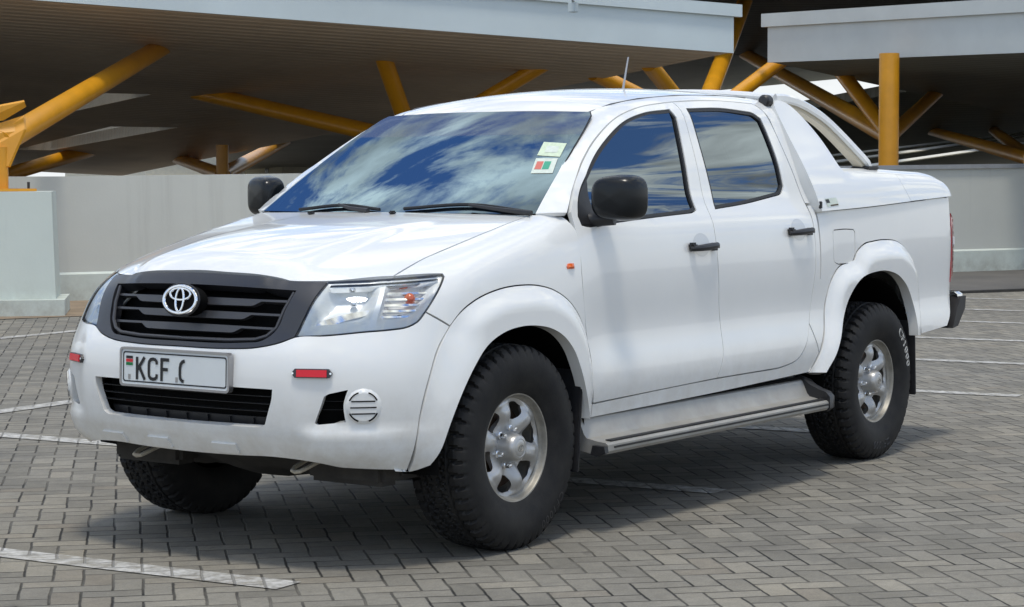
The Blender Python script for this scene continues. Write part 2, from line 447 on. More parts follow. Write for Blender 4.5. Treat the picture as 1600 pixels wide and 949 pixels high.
def glass(name, tint, trans, ior, band=False, refl=(.9, .95, 1)):
    b = NodeB(name)
    tr = b.n('ShaderNodeBsdfTransparent', {0: (*[t * trans for t in tint], 1)}).outputs[0]
    if band:                              # sun strip film along the top edge of the screen
        z = b.n('ShaderNodeSeparateXYZ', {0: b.obj()}).outputs[2]
        st = b.n('ShaderNodeMapRange', {0: z, 1: 1.572, 2: 1.576, 3: 1., 4: .30}).outputs[0]
        tr = b.n('ShaderNodeBsdfTransparent', {0: b.mix(st, (0.02, .02, .03), tuple(t * trans for t in tint))}).outputs[0]
    gl = b.n('ShaderNodeBsdfGlossy', {'Roughness': .0, 'Color': (*refl, 1)}).outputs[0]
    fr = b.n('ShaderNodeFresnel', {'IOR': ior}).outputs[0]
    sh = b.n('ShaderNodeMixShader', {0: fr, 1: tr, 2: gl}).outputs[0]
    if band:
        df = b.n('ShaderNodeBsdfDiffuse', {0: (.20, .20, .23, 1)}).outputs[0]
        sh = b.n('ShaderNodeMixShader', {0: b.n('ShaderNodeMapRange', {0: z, 1: 1.572, 2: 1.576, 3: 0., 4: .26}).outputs[0], 1: sh, 2: df}).outputs[0]
    return b.fin(sh)
M_['screen'] = glass('windscreen glass', (.75, .85, .9), .20, 4.2, True, (.58, .80, 1))
M_['tint'] = glass('tinted film glass', (.6, .7, .8), .10, 2.5, False, (.74, .87, 1))
M_['lens'] = glass('clear lens', (.97, .98, .98), .97, 1.5)
# ================================================================ ground: block paving, herringbone
GA = rad(5.5)                            # the paving and the bays are turned a little from the truck
def brick_nodes(b):
    pos = b.n('ShaderNodeNewGeometry').outputs['Position']
    wob = b.n('ShaderNodeTexNoise', {'Vector': pos, 'Scale': 6., 'Detail': 3.}).outputs['Color']
    w2 = b.n('ShaderNodeVectorMath', {0: wob, 1: (.5, .5, .5)}, operation='SUBTRACT').outputs[0]
    w3 = b.n('ShaderNodeVectorMath', {0: w2, 'Scale': .016}, operation='SCALE').outputs[0]
    p0 = b.n('ShaderNodeVectorMath', {0: pos, 1: w3}, operation='ADD').outputs[0]
    mpn = b.n('ShaderNodeMapping', {'Vector': p0, 'Rotation': (0, 0, -rad(45.6)), 'Scale': (10 / 1.03, 10 / 1.03, 1)})
    s = b.n('ShaderNodeSeparateXYZ', {0: mpn.outputs[0]}); px, py = s.outputs[0], s.outputs[1]
    i = b.math('FLOOR', px); j = b.math('FLOOR', py)
    fx = b.math('SUBTRACT', px, i); fy = b.math('SUBTRACT', py, j)
    m = b.math('FLOORED_MODULO', b.math('ADD', b.math('SUBTRACT', i, j), .001), 4.)
    m = b.math('FLOOR', m)
    H = b.math('LESS_THAN', m, 1.5); V = b.math('SUBTRACT', 1., H)
    sec = b.math('LESS_THAN', b.math('ABSOLUTE', b.math('SUBTRACT', m, 1.5)), .6)
    a = b.math('ADD', b.math('ADD', b.math('MULTIPLY', fx, H), b.math('MULTIPLY', fy, V)), sec)
    c = b.math('ADD', b.math('MULTIPLY', fy, H), b.math('MULTIPLY', fx, V))
    d = b.math('MINIMUM', b.math('MINIMUM', a, b.math('SUBTRACT', 2., a)), b.math('MINIMUM', c, b.math('SUBTRACT', 1., c)))
    ix = b.math('SUBTRACT', i, b.math('MULTIPLY', H, sec)); iy = b.math('SUBTRACT', j, b.math('MULTIPLY', V, sec))
    idv = b.n('ShaderNodeCombineXYZ', {0: ix, 1: iy, 2: H}).outputs[0]
    wn = b.n('ShaderNodeTexWhiteNoise', {0: idv}, noise_dimensions='3D')
    return pos, d, wn, H
def paving(name, paint):
    b = NodeB(name); pos, d, wn, H = brick_nodes(b)
    r = wn.outputs[0]
    base = b.ramp(r, [(0, (.162, .154, .133)), (.35, (.192, .182, .158)), (.7, (.218, .207, .179)), (.92, (.246, .230, .194)), (1, (.188, .170, .141))])
    fine = b.noise(pos, 130, 6, .75); mid = b.noise(pos, 3.2, 5, .6); big = b.noise(pos, .35, 4, .6)
    base = b.mix(.6, base, b.ramp(b.noise(pos, 24, 6, .7), [(.25, .70), (.5, 1.), (.75, 1.26)]), 'MULTIPLY')
    base = b.mix(.7, base, b.ramp(fine, [(.25, .55), (.5, 1.), (.8, 1.45)]), 'MULTIPLY')
    base = b.mix(.7, base, b.ramp(mid, [(.25, .72), (.5, 1.), (.75, 1.18)]), 'MULTIPLY')
    base = b.mix(.8, base, b.ramp(big, [(.3, (.84, .85, .87)), (.7, (1.14, 1.10, 1.02))]), 'MULTIPLY')
    # stained patches, oil and tyre marks
    base = b.mix(b.ramp(b.noise(pos, .9, 6, .65), [(.56, 0), (.72, .75)]), base, (.100, .094, .084))
    base = b.mix(b.ramp(b.noise(pos, 5.5, 5, .6), [(.66, 0), (.72, .6)]), base, (.085, .080, .072))      # drips and spots
    base = b.mix(b.ramp(b.noise(pos, 1.7, 7, .7), [(.58, 0), (.78, .5)]), base, (.30, .27, .215))        # sand left on the blocks
    jn = b.noise(pos, 22, 3, .6)
    jw = b.math('MULTIPLY_ADD', jn, .048, .014)
    edge = b.n('ShaderNodeMapRange', {0: d, 1: b.math('MULTIPLY', jw, .55), 2: b.math('ADD', jw, .022), 3: 0., 4: 1.}).outputs[0]
    joint = b.mix(b.ramp(b.noise(pos, 2.0, 4, .6), [(.40, 0), (.66, 1)]), (.016, .015, .013), (.150, .138, .115))     # dark soil, sand in places
    col = base
    rough = .85
    if paint:
        wear = b.ramp(b.math('ADD', b.noise(pos, 16, 8, .7), b.math('MULTIPLY', r, .10)), [(.42, 1), (.66, .15)])
        col = b.mix(wear, base, (.56, .55, .52))
        col = b.mix(b.ramp(b.noise(pos, 45, 4, .6), [(.5, 0), (.9, .5)]), col, (.28, .27, .25))
        joint = b.mix(.42, joint, (.44, .43, .40))
    col = b.mix(edge, joint, col)
    p = b.n('ShaderNodeBsdfPrincipled', {'Base Color': col, 'Roughness': rough, 'Specular IOR Level': .35})
    tilt = b.math('MULTIPLY', r, .25)
    h = b.math('ADD', b.math('ADD', b.math('MULTIPLY', edge, 1.), tilt), b.math('MULTIPLY', fine, .22))
    bn = b.n('ShaderNodeBump', {'Strength': .8, 'Distance': .007, 'Height': h}); b.t.links.new(bn.outputs[0], p.inputs['Normal'])
    return b.fin(p.outputs[0])
pav = paving('grey block paving', False); paint = paving('worn white line paint', True)
g = mesh('paving', [(-300, -300, 0), (300, -300, 0), (300, 300, 0), (-300, 300, 0)], [(0, 1, 2, 3)], pav, None, False); tag(g, kind='structure')
cu, su = math.cos(GA), math.sin(GA)
def uv(u, v): return (u * cu - v * su, u * su + v * cu)
def strip(u0, v0, u1, v1, w):
    a = np.array([u0, v0]); b = np.array([u1, v1]); t = (b - a) / np.linalg.norm(b - a); q = np.array([-t[1], t[0]]) * w / 2
    n = max(2, int(np.linalg.norm(b - a) / .25)); L = []; Rr = []
    for k in range(n + 1):
        c = a + (b - a) * k / n; e = RNG.normal(0, .004, 2)
        L.append((*uv(*(c + q * (1 + e[0] * 8))), .004)); Rr.append((*uv(*(c - q * (1 + e[1] * 8))), .004))
    return L + Rr, [(k, k + 1, n + 1 + k + 1, n + 1 + k) for k in range(n)]
bays = [(4.16, -7.6, .24), (1.475, -4.42, .65), (-.79, -4.42, .65), (-3.13, -4.42, .65), (-5.36, -4.42, .65), (-7.46, -4.42, .65), (-9.54, -4.42, .65), (-11.3, -4.42, .65), (-13.2, -4.42, .65)]
V = []; F = []
for u, v0, v1 in bays:
    a, f = strip(u, v0, u, v1, .145); n = len(V); V += a; F += [tuple(i + n for i in q) for q in f]
for v in (-4.42, -8.45):
    a, f = strip(-13.1, v, 7, v, .145); n = len(V); V += [(x, y, z + .0005) for x, y, z in a]; F += [tuple(i + n for i in q) for q in f]
ln = mesh('bay_markings', V, F, paint, None, False); tag(ln, kind='structure')
def asphalt():
    b = NodeB('dark asphalt'); pos = b.n('ShaderNodeNewGeometry').outputs['Position']
    c = b.mix(b.ramp(b.noise(pos, .8, 6, .65), [(.3, 0), (.7, 1)]), (.085, .080, .073), (.14, .13, .115))
    c = b.mix(.5, c, b.ramp(b.noise(pos, 120, 4, .7), [(.3, .6), (.7, 1.4)]), 'MULTIPLY')
    return b.fin(b.n('ShaderNodeBsdfPrincipled', {'Base Color': c, 'Roughness': .9}).outputs[0])
asp = asphalt()
WDIR = np.array([-.906, .423]); WN = np.array([.423, .906])          # along the parapet (away to the right) and towards the court
def wpt(s, d, z): p = np.array([-7., -12.3]) + WDIR * s + WN * d; return (p[0], p[1], z)
rd_ = mesh('drive_strip', [wpt(6.0, .02, .006), wpt(6.4, 3.9, .006), wpt(30, 4.6, .006), wpt(30, .02, .006)], [(0, 1, 2, 3)], asp, None, False); tag(rd_, kind='structure')
kb = MB().prism([(0, 0), (.12, 0), (.12, .03), (0, .03)], 6.2, 30, lambda a, z, t: wpt(t, 3.95 + a + (t - 6.2) * .03, z)).build('drain_kerb', M_['under'], None, False); tag(kb, kind='structure')

dirt = mesh('verge', [wpt(-9, .02, .006), wpt(-9, 2.9, .006), wpt(1.5, 2.5, .006), wpt(4.5, .02, .006)][::-1], [(0, 1, 2, 3)], pbr('brown dusty paving', (.24, .18, .12), .9, var=.3, vscale=2.5, bump=.4, bscale=30), None, False); tag(dirt, kind='structure')
# ================================================================ parapet wall and pedestal
def render_mat(name, col, stain=(.30, .29, .26)):
    b = NodeB(name); v = b.obj()
    st = b.n('ShaderNodeMapping', {'Vector': v, 'Scale': (1.6, 1.6, .10)}).outputs[0]
    c = b.mix(b.ramp(b.noise(v, 1.1, 6, .6), [(.3, 0), (.75, 1)]), tuple(x * .92 for x in col), col)
    c = b.mix(b.math('MULTIPLY', b.ramp(b.noise(st, 3.0, 5, .6), [(.55, 0), (.85, 1)]), .35), c, stain)
    z = b.n('ShaderNodeSeparateXYZ', {0: b.n('ShaderNodeNewGeometry').outputs['Position']}).outputs[2]
    low = b.math('MULTIPLY', b.n('ShaderNodeMapRange', {0: z, 1: .38, 2: 0., 3: 0., 4: 1.}).outputs[0], b.ramp(b.noise(v, 4, 6, .7), [(.35, 0), (.7, .6)]))
    c = b.mix(low, c, (.20, .17, .13))
    p = b.n('ShaderNodeBsdfPrincipled', {'Base Color': c, 'Roughness': .8, 'Specular IOR Level': .3})
    bn = b.n('ShaderNodeBump', {'Strength': .25, 'Distance': .004, 'Height': b.noise(v, 40, 5, .6)}); b.t.links.new(bn.outputs[0], p.inputs['Normal'])
    return b.fin(p.outputs[0])
WALL = render_mat('painted grey render', (.60, .605, .55)); PED = render_mat('pale green grey paint', (.63, .68, .62)); CAP = pbr('grey wall capping', (.30, .31, .32), .6, var=.1)
w0, w1 = -14., 30.
def wt(s): return 1.40 + .0101 * max(0, s)
V = []; F = []; ss = np.linspace(w0, w1, 23)
for s in ss: V += [wpt(s, 0, 0), wpt(s, 0, wt(s)), wpt(s, -.22, wt(s)), wpt(s, -.22, 0)]
for k in range(len(ss) - 1):
    for q in range(3): F.append((4*k+q, 4*k+q+1, 4*k+5+q, 4*k+4+q))
wl = MB().add(V, F).build('parapet_wall', WALL, None, False); tag(wl, 'long pale grey parapet wall running behind the white pickup', 'wall')
V = []; F = []
for s in ss: V += [wpt(s, .0, .0), wpt(s, .032, 0), wpt(s, .032, .30), wpt(s, .003, .325)]
for k in range(len(ss) - 1):
    for q in range(3): F.append((4*k+q, 4*k+q+1, 4*k+5+q, 4*k+4+q))
MB().add(V, F).build('plinth', PED, wl, False)
V = []; F = []
for s in ss[9:]: V += [wpt(s, .035, wt(s) - .055), wpt(s, .035, wt(s) + .004), wpt(s, -.25, wt(s) + .004)]
for k in range(len(ss[9:]) - 1):
    for q in range(2): F.append((3*k+q, 3*k+q+1, 3*k+4+q, 3*k+3+q))
MB().add(V, F).build('capping', CAP, wl, False)
for s in (3.0, 9.0, 15.0, 21.0):
    MB().box((*wpt(s, .002, .86)[:2], .86), (.012, .012, 1.06), Matrix.Rotation(math.atan2(WDIR[1], WDIR[0]), 3, 'Z')).build('movement_joint', CAP, wl, False)
ped = empty('strut_pedestal', (-4.68, -11.1, 0)); tag(ped, 'pale green concrete pedestal with stepped base at the left edge', 'pedestal')
px = np.array([.816, -.577]); py = np.array([-.577, -.816])      # right edge faces the court squarely
def pp(a, d, z): q = np.array([-5.14, -10.60]) + np.array([.70, -.714]) * a + np.array([-.714, -.70]) * d; return (q[0] + 4.68, q[1] + 11.1, z)
def block(a0, a1, d0, d1, z0, z1, tp=0.):
    V = [pp(a0, d0, z0), pp(a1, d0, z0), pp(a1, d1, z0), pp(a0, d1, z0), pp(a0 + tp, d0 + tp, z1), pp(a1 - tp, d0 + tp, z1), pp(a1 - tp, d1 - tp, z1), pp(a0 + tp, d1 - tp, z1)]
    return V, [(3, 2, 1, 0), (4, 5, 6, 7), (0, 1, 5, 4), (1, 2, 6, 5), (2, 3, 7, 6), (3, 0, 4, 7)]
MB().add(*block(0, 1.3, 0, .9, .16, 1.25, .03)).build('pier', PED, ped, False)
MB().add(*block(-.09, 1.4, -.10, 1.0, 0, .165)).build('base', PED, ped, False)

# ================================================================ canopies
def sheet_mat(name, col, dirv, scale=16., var=.25):
    b = NodeB(name); v = b.n('ShaderNodeNewGeometry').outputs['Position']
    q = b.n('ShaderNodeVectorMath', {0: v, 1: dirv}, operation='DOT_PRODUCT').outputs['Value']
    saw = b.math('SINE', b.math('MULTIPLY', q, scale))
    lap = b.math('POWER', b.math('ABSOLUTE', saw), 10.)
    c = b.mix(b.ramp(b.noise(v, .5, 6, .6), [(.3, 0), (.7, 1)]), tuple(x * (1 - var) for x in col), col)
    c = b.mix(b.math('MULTIPLY', lap, .35), c, tuple(x * .4 for x in col))
    p = b.n('ShaderNodeBsdfPrincipled', {'Base Color': c, 'Roughness': .55, 'Specular IOR Level': .4})
    bn = b.n('ShaderNodeBump', {'Strength': .5, 'Distance': .02, 'Height': saw}); b.t.links.new(bn.outputs[0], p.inputs['Normal'])
    return b.fin(p.outputs[0])
FASC = pbr('pale blue grey fascia sheet', (.55, .62, .63), .42, var=.07, vscale=.8)
FASC2 = pbr('grey fascia sheet', (.52, .555, .545), .42, var=.10, vscale=.8)
PALE = pbr('pale upstand', (.66, .64, .58), .6, var=.06)
TOP = pbr('roof sheet top', (.35, .36, .36), .5)
def slab(name, poly, holes, mat, parent, t=.10):
    """flat roof plate from its underside corners, seen from below"""
    P = np.array(poly, float); o = P[0]; e1 = P[1] - P[0]; e1 /= np.linalg.norm(e1); n = np.cross(P[1] - P[0], P[-1] - P[0]); n /= np.linalg.norm(n); n = n if n[2] > 0 else -n; e2 = np.cross(n, e1)
    to2 = lambda Q: np.stack([(np.array(Q) - o) @ e1, (np.array(Q) - o) @ e2], -1)
    loops = [to2(P)] + [to2(np.array(h)) for h in holes]
    V2, T, L = fill2d(loops, 2.5)
    low = o + V2[:, :1] * e1 + V2[:, 1:] * e2; hi = low + n * t; k = len(low)
    F = [tuple(f[::-1]) for f in T] + [tuple(f + k) for f in T]
    for Lp in L:
        for a, b in zip(Lp, Lp[1:] + Lp[:1]): F.append((a, b, b + k, a + k))
    ob = MB().add(list(low) + list(hi), F).build(name, mat, parent, False)
    return ob, n
def fascia(name, a, b, h0, h1, outn, t, mat, parent):
    a = np.array(a, float); b = np.array(b, float); o = np.array(outn, float) * t
    V = []
    for p in (a, b):
        for z, q in ((h0, 0), (h0, 1), (h1, 1), (h1, 0)): V.append(p + [0, 0, z] + o * q)
    F = [(0, 1, 5, 4), (1, 2, 6, 5), (2, 3, 7, 6), (3, 0, 4, 7), (0, 3, 2, 1), (4, 5, 6, 7)]
    return MB().add(V, F).build(name, mat, parent, False)
def canopy(name, label, poly, holes, mat, fronts, fmat, base=(0, 0, 0), h=.38, cap=.13):
    c = empty(name); tag(c, label, 'canopy', 'car park canopies')
    slab('soffit', poly, holes, mat, c, .22)
    for (a, b, outn) in fronts:
        outn = np.array(outn, float); outn /= np.linalg.norm(outn)
        fascia('fascia', a, b, -.012, h, outn, .05, fmat, c)
        d = (np.array(b) - a) / np.linalg.norm(np.array(b) - a)
        fascia('fascia_cap', np.array(a) - d * .10, np.array(b), h - .002, h + cap, outn, .10, fmat, c)
    return c
A_C = np.array([-15.15, -8.47, 3.02]); A_L = np.array([-7.79, -13.71, 3.49]); A_F = np.array([-28.87, -34.0, 1.40])
e = A_L - A_C; A_Lx = A_C + e * 2.4; A_Fx = A_F + e * 2.4
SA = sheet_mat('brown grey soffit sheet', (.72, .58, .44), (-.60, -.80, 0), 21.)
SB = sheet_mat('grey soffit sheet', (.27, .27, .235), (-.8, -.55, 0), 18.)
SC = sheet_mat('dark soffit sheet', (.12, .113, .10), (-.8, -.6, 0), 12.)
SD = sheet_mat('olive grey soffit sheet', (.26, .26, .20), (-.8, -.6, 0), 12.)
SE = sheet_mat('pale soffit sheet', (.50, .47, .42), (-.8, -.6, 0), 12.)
h1 = [np.array(p) for p in ((-15.62, -19.66, 2.75), (-15.05, -20.55, 2.77), (-18.35, -26.43, 2.39), (-17.75, -24.76, 2.47))]
h2 = [np.array(p) for p in ((-19.97, -23.32, 2.33), (-19.34, -24.50, 2.35), (-22.34, -30.58, 1.99), (-22.74, -29.89, 1.97))]
nA = np.cross(e, A_F - A_C); nA /= np.linalg.norm(nA); nA = nA if nA[2] > 0 else -nA
prj = lambda p: p - nA * ((p - A_C) @ nA)
h1 = [prj(p) for p in h1]; h2 = [prj(p) for p in h2]
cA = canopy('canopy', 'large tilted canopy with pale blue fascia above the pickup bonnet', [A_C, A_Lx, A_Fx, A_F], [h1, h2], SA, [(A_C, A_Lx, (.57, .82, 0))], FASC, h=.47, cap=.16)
for h in (h1, h2):                      # open roof lights lined with pale upstands
    V = []; F = []
    for p in h: V += [p + nA * .002, p + nA * 1.9]
    m = len(h)
    for k in range(m): F.append((2*k, 2*((k+1) % m), 2*((k+1) % m)+1, 2*k+1))
    MB().add(V, F).build('roof_light_upstand', PALE, cA, False)
B_C = np.array([-20.78, -10.94, 3.21]); B_R = np.array([-19.31, -6.07, 3.13]); B_F = np.array([-34.61, -12.14, 2.65]); eb = B_R - B_C
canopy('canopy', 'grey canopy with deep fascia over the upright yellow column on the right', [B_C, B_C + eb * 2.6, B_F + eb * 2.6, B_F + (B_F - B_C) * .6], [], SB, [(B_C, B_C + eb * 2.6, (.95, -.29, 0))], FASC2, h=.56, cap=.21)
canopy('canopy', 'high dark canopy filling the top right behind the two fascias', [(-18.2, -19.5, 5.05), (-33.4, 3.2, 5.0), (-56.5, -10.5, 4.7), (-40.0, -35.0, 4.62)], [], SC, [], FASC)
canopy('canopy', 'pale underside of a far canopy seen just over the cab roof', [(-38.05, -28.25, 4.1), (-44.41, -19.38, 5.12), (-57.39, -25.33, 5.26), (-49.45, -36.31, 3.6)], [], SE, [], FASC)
G0 = np.array([-39.29, -22.88, 2.63]); G1 = np.array([-31.34, -13.36, 3.13]); G2 = np.array([-61.02, -25.0, 1.48]); eg = G1 - G0
RL = [[(-54.25, -29.29, 1.79), (-42.79, -14.96, 2.52), (-43.93, -15.4, 2.46), (-56.1, -30.3, 1.69)], [(-57.66, -30.5, 1.6), (-43.44, -15.21, 2.48), (-44.6, -15.66, 2.42), (-59.71, -31.59, 1.49)],
      [(-58.18, -28.35, 1.6), (-46.21, -16.28, 2.33), (-47.5, -16.79, 2.26), (-60.22, -29.37, 1.48)]]
nG = np.cross(eg, G2 - G0); nG /= np.linalg.norm(nG); nG = nG if nG[2] > 0 else -nG
RL = [[np.array(p) - nG * ((np.array(p) - G0) @ nG) for p in q] for q in RL]
cG = canopy('canopy', 'low far canopy with three pale sheets filling roof gaps at the right', [G0 - eg * .2, G0 + eg * 2.2, G2 + eg * 2.0, G2 - eg * 1.5], RL, SD, [], FASC)
tb = NodeB('white roof gap sheet'); TRL = tb.fin(tb.n('ShaderNodeBsdfTranslucent', {0: (.80, .80, .74, 1)}).outputs[0])
for q in RL: mesh('roof_gap_sheet', [p + nG * .03 for p in q], [(0, 1, 2, 3)], TRL, cG, False)  # translucent sheets added in the roof gaps to tone down the sky
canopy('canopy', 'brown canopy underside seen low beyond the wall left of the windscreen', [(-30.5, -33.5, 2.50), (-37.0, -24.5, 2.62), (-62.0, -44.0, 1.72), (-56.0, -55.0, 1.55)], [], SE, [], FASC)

# ---- yellow steel trees
YEL = pbr('yellow painted steel', (.68, .300, .006), .38, coat=.3, coat_r=.2, var=.10, vscale=3)
def support(label, node, ends, r=.11, col=None, gus=True, base=0.):
    o = empty('canopy_support', (node[0], node[1], 0)); tag(o, label, 'steel support', 'yellow canopy supports')
    L = lambda p: (p[0] - node[0], p[1] - node[1], p[2])
    if col: MB().tube([L(col[0]), L(col[1])], col[2], 24).build('column', YEL, o, sharp_deg=60)
    for e_ in ends:
        rr = e_[3] if len(e_) > 3 else r
        a_ = Vector(L(node)); b_ = Vector(L(e_[:3])); b_ = b_ + (b_ - a_).normalized() * max(rr * 2.2, .07 * (b_ - a_).length)      # run on into the roof
        MB().tube([a_, b_], rr, 18).build('strut', YEL, o, sharp_deg=60)
    return o
# on the pedestal
nd = np.array([-5.06, -11.31, 1.74])
s1 = support('yellow strut rising from the pale pedestal at the left edge', nd, [(-11.66, -15.55, 3.17, .125)])
def gusset(parent, node, pts, t, name='gusset'):
    P = [Vector(p) - Vector((node[0], node[1], 0)) for p in pts]; n = (P[1] - P[0]).cross(P[2] - P[0]).normalized() * t / 2; m = len(P)
    return MB().add([p + n for p in P] + [p - n for p in P], [tuple(range(m)), tuple(range(2*m-1, m-1, -1))] + [(i, (i+1) % m, m+(i+1) % m, m+i) for i in range(m)]).build(name, YEL, parent, False)
gusset(s1, nd, [(-5.30, -11.20, 2.02), (-5.25, -11.13, 1.88), (-5.09, -11.20, 1.50), (-4.70, -11.50, 1.50), (-4.70, -11.50, 1.80)], .03)
gusset(s1, nd, [(-5.27, -11.14, 2.12), (-5.23, -11.12, 2.17), (-4.8, -11.45, 2.06), (-4.8, -11.45, 1.92), (-5.09, -11.28, 1.98)], .03)
MB().tube([(.02, 0, 1.25), (.02, 0, 1.7)], .10, 18).build('post', YEL, s1)
MB().box((0, .0, 1.264), (.52, .52, .028), bev=.004).build('base_plate', YEL, s1)
for dx_, dy_ in ((-.20, .20), (-.20, -.20), (.2, .2)): MB().tube([(dx_, dy_, 1.27), (dx_, dy_, 1.345)], .014, 8).build('anchor_bolt', M_['black'], s1)
# behind the cab
support('group of yellow struts fanning up from behind the windscreen', np.array([-15.02, -13.74, 1.89]), [(-16.16, -18.92, 2.74, .13), (-13.98, -13.44, 3.04, .125), (-15.64, -11.94, 2.94, .11)], col=((-15.02, -13.74, 0), (-15.02, -13.74, 1.95), .15))
support('yellow struts fanning up behind the middle of the cab roof', np.array([-19.19, -11.35, 2.18]), [(-16.97, -11.65, 2.83, .12), (-16.31, -10.41, 2.91, .12), (-28.67, -15.76, 4.97, .15), (-21.51, -11.19, 3.22, .12)], col=((-19.19, -11.35, 0), (-19.19, -11.35, 2.3), .15))
s4 = support('tall upright yellow column behind the pickup load bed', np.array([-19.55, -8.26, 2.0]), [], col=((-19.58, -8.28, 0), (-19.58, -8.28, 3.20), .150))
s4.location = (-19.55, -8.26, 0)
support('yellow struts spreading in a V from behind the upright column', np.array([-22.22, -9.5, 2.02]), [(-42.55, -23.54, 4.80, .16), (-23.75, -11.1, 3.11, .13), (-27.86, -11.21, 2.92, .12)], col=((-22.22, -9.5, 0), (-22.22, -9.5, 2.15), .14))
support('yellow strut reaching in from a column beyond the right edge', np.array([-23.0, -7.4, 1.64]), [(-42.69, -17.87, 2.52, .12), (-42.75, -16.21, 2.53, .12)], col=((-23.0, -7.4, 0), (-23.0, -7.4, 1.72), .12))
support('dark yellow column and struts under the canopy left of the windscreen', np.array([-20.77, -22.92, 1.42]), [(-36.42, -35.11, 2.38, .15), (-25.64, -28.81, 1.78, .13), (-26.56, -29.3, 1.70, .12)], col=((-20.77, -22.92, 0), (-20.77, -22.92, 2.0), .12))
support('short yellow strut end rising above the right hand fascia', np.array([-32.0, -13.0, 1.8]), [(-32.55, -16.02, 4.95, .16)], col=((-32.0, -13.0, 0), (-32.0, -13.0, 2.0), .16)) if False else None
support('dark strut low under the canopy near the left edge', np.array([-20.0, -28.6, 1.36]), [(-23.6, -29.79, 1.93, .15)], col=((-20.0, -28.6, 0), (-20.0, -28.6, 1.45), .14))
# camera fixed to the fascia
cc = empty('security_camera', (-12.55, -9.27, 3.46)); tag(cc, 'small white security camera fixed to the top of the blue fascia', 'camera')
MB().box((0, 0, .03), (.10, .10, .13), bev=.01).build('bracket', FASC, cc)
MB().tube([(.03, .02, .10), (.10, .05, .13), (-.02, .12, .19), (-.10, .16, .19)], .022, 10).build('arm', M_['satinmetal'], cc)
MB().lathe([(0, .16), (.035, .16), (.045, .12), (.045, -.06), (0, -.07)], 16, 'x', (-.18, .20, .17)).build('housing', M_['black'], cc)
# white buildings glimpsed over the wall
BW = pbr('cream building wall', (.62, .58, .46), .7, var=.06); BG = pbr('dark window', (.03, .035, .04), .2)
for (c, d, ry, lab, wn) in (((-56.5, -53.0, 0), (9, 4, 3.35), .62, 'cream building glimpsed over the wall beside the windscreen', 2), ((-50.0, -54.0, 0), (9, 4, 3.2), .62, 'white building glimpsed over the wall below the canopy', 4)):
    o = empty('low_building', c); o.rotation_euler = (0, 0, -ry + math.pi / 2 + .2); tag(o, lab, 'building')
    MB().box((0, 0, d[2] / 2 - .8), (d[0], d[1], d[2])).build('wall', BW, o, False)
    MB().box((0, 0, d[2] - .76), (d[0] + .4, d[1] + .4, .12)).build('roof', TOP, o, False)
    for q in range(wn): MB().box((-3 + 6 * q / max(1, wn - 1), -d[1] / 2 - .005, 1.62), (.35, .03, .25)).build('window', BG, o, False)
# light scrape of paint left on the bricks
# ================================================================ the pickup
truck = empty('pickup_truck')
tag(truck, 'white double cab pickup truck with black grille parked on the grey brick paving', 'pickup truck')
LEFT = (0, 1., 0); FWD = (1., 0, 0); UPV = (0, 0, 1.)
def nose_dir(V): d = V - [AX, 0, 0]; d[:, 2] = 0; return d / np.linalg.norm(d, axis=1, keepdims=True)
def cab_dir(V): d = V - [0, 0, 1.2]; d[:, 0] = 0; return d / np.linalg.norm(d, axis=1, keepdims=True)
def both_half(h):                       # (a,b) from the centre line round the left half -> closed symmetric outline
    h = list(h); return h + [(-a, b) for a, b in h[::-1] if abs(a) > 1e-6]
NS = 1.3                                # metres per radian near the bumper corner
def f_bed(p, k_corner=.40):
    x, y, z = p[..., 0], np.abs(p[..., 1]), p[..., 2]
    return smax(y - Ys(x, z), -1.06 - x, .16)
R2 = 2 ** -.5
def map_obl(a, off=0., f=None):         # (x, s) seen from above left at 45 degrees
    a = np.asarray(a, float)
    o = np.stack([a[:, 0], -a[:, 1] * R2, a[:, 1] * R2], -1)
    d = np.array([0, R2, R2]); return solve(f or f_low, o + 2.2 * d, -d, 0, 2.1, off, 200)
def to_obl(P): return [(q[0], (q[2] - q[1]) * R2) for q in P]
def map_tailcorner(a, off=0., f=None):  # (s, z) seen from behind left
    a = np.asarray(a, float); dx, dy = -.8, .6
    o = np.stack([-dy * a[:, 0], dx * a[:, 0], a[:, 1]], -1); d = np.array([dx, dy, 0])
    return solve(f or f_bed, o + 2.4 * d, -d, 0, 2.3, off, 200)
def map_back(a, off=0., f=None):        # (y, z) seen from behind
    a = np.asarray(a, float)
    o = np.stack([np.full(len(a), -1.6), a[:, 0], a[:, 1]], -1)
    return solve(f or f_bed, o, np.array([1., 0, 0]), 0, 1.4, off, 80)
def map_wind(a, off=0., f=None):
    a = np.asarray(a, float); off = np.broadcast_to(off, (len(a),))
    return np.stack([Wind(a[:, 0], a[:, 1]) + off * 1.15, a[:, 0], a[:, 1]], -1)

# ---- outlines, metres
hood_edge = [(3.594, .688, 1.045), (3.51, .687, 1.072), (3.416, .683, 1.101), (3.299, .685, 1.127), (3.192, .688, 1.153), (2.947, .690, 1.208), (2.759, .690, 1.246)]
hl = [(.4791, 1.0297), (.6714, 1.0389), (.8533, 1.0507), (.858, 1.0418), (.8437, 1.0156), (.8085, .9613), (.7807, .92), (.7551, .8876), (.7251, .8713), (.6708, .8625), (.6064, .8577), (.4916, .8449), (.4041, .8388), (.4264, .9052), (.4482, .9691)]
grille_bot = [(.404, .838), (.365, .82), (.289, .799), (.185, .791), (0, .790)]
seam = [(.7198, .3558), (.7409, .4425), (.7622, .5876), (.7874, .6921), (.8211, .7964), (.8648, .8649)]
ff_out = [(3.475, .865), (3.416, .91), (3.322, .952), (3.206, .98), (3.045, .993), (2.924, .986), (2.823, .963), (2.717, .91), (2.649, .845), (2.606, .777), (2.588, .678), (2.582, .59), (2.575, .45)]
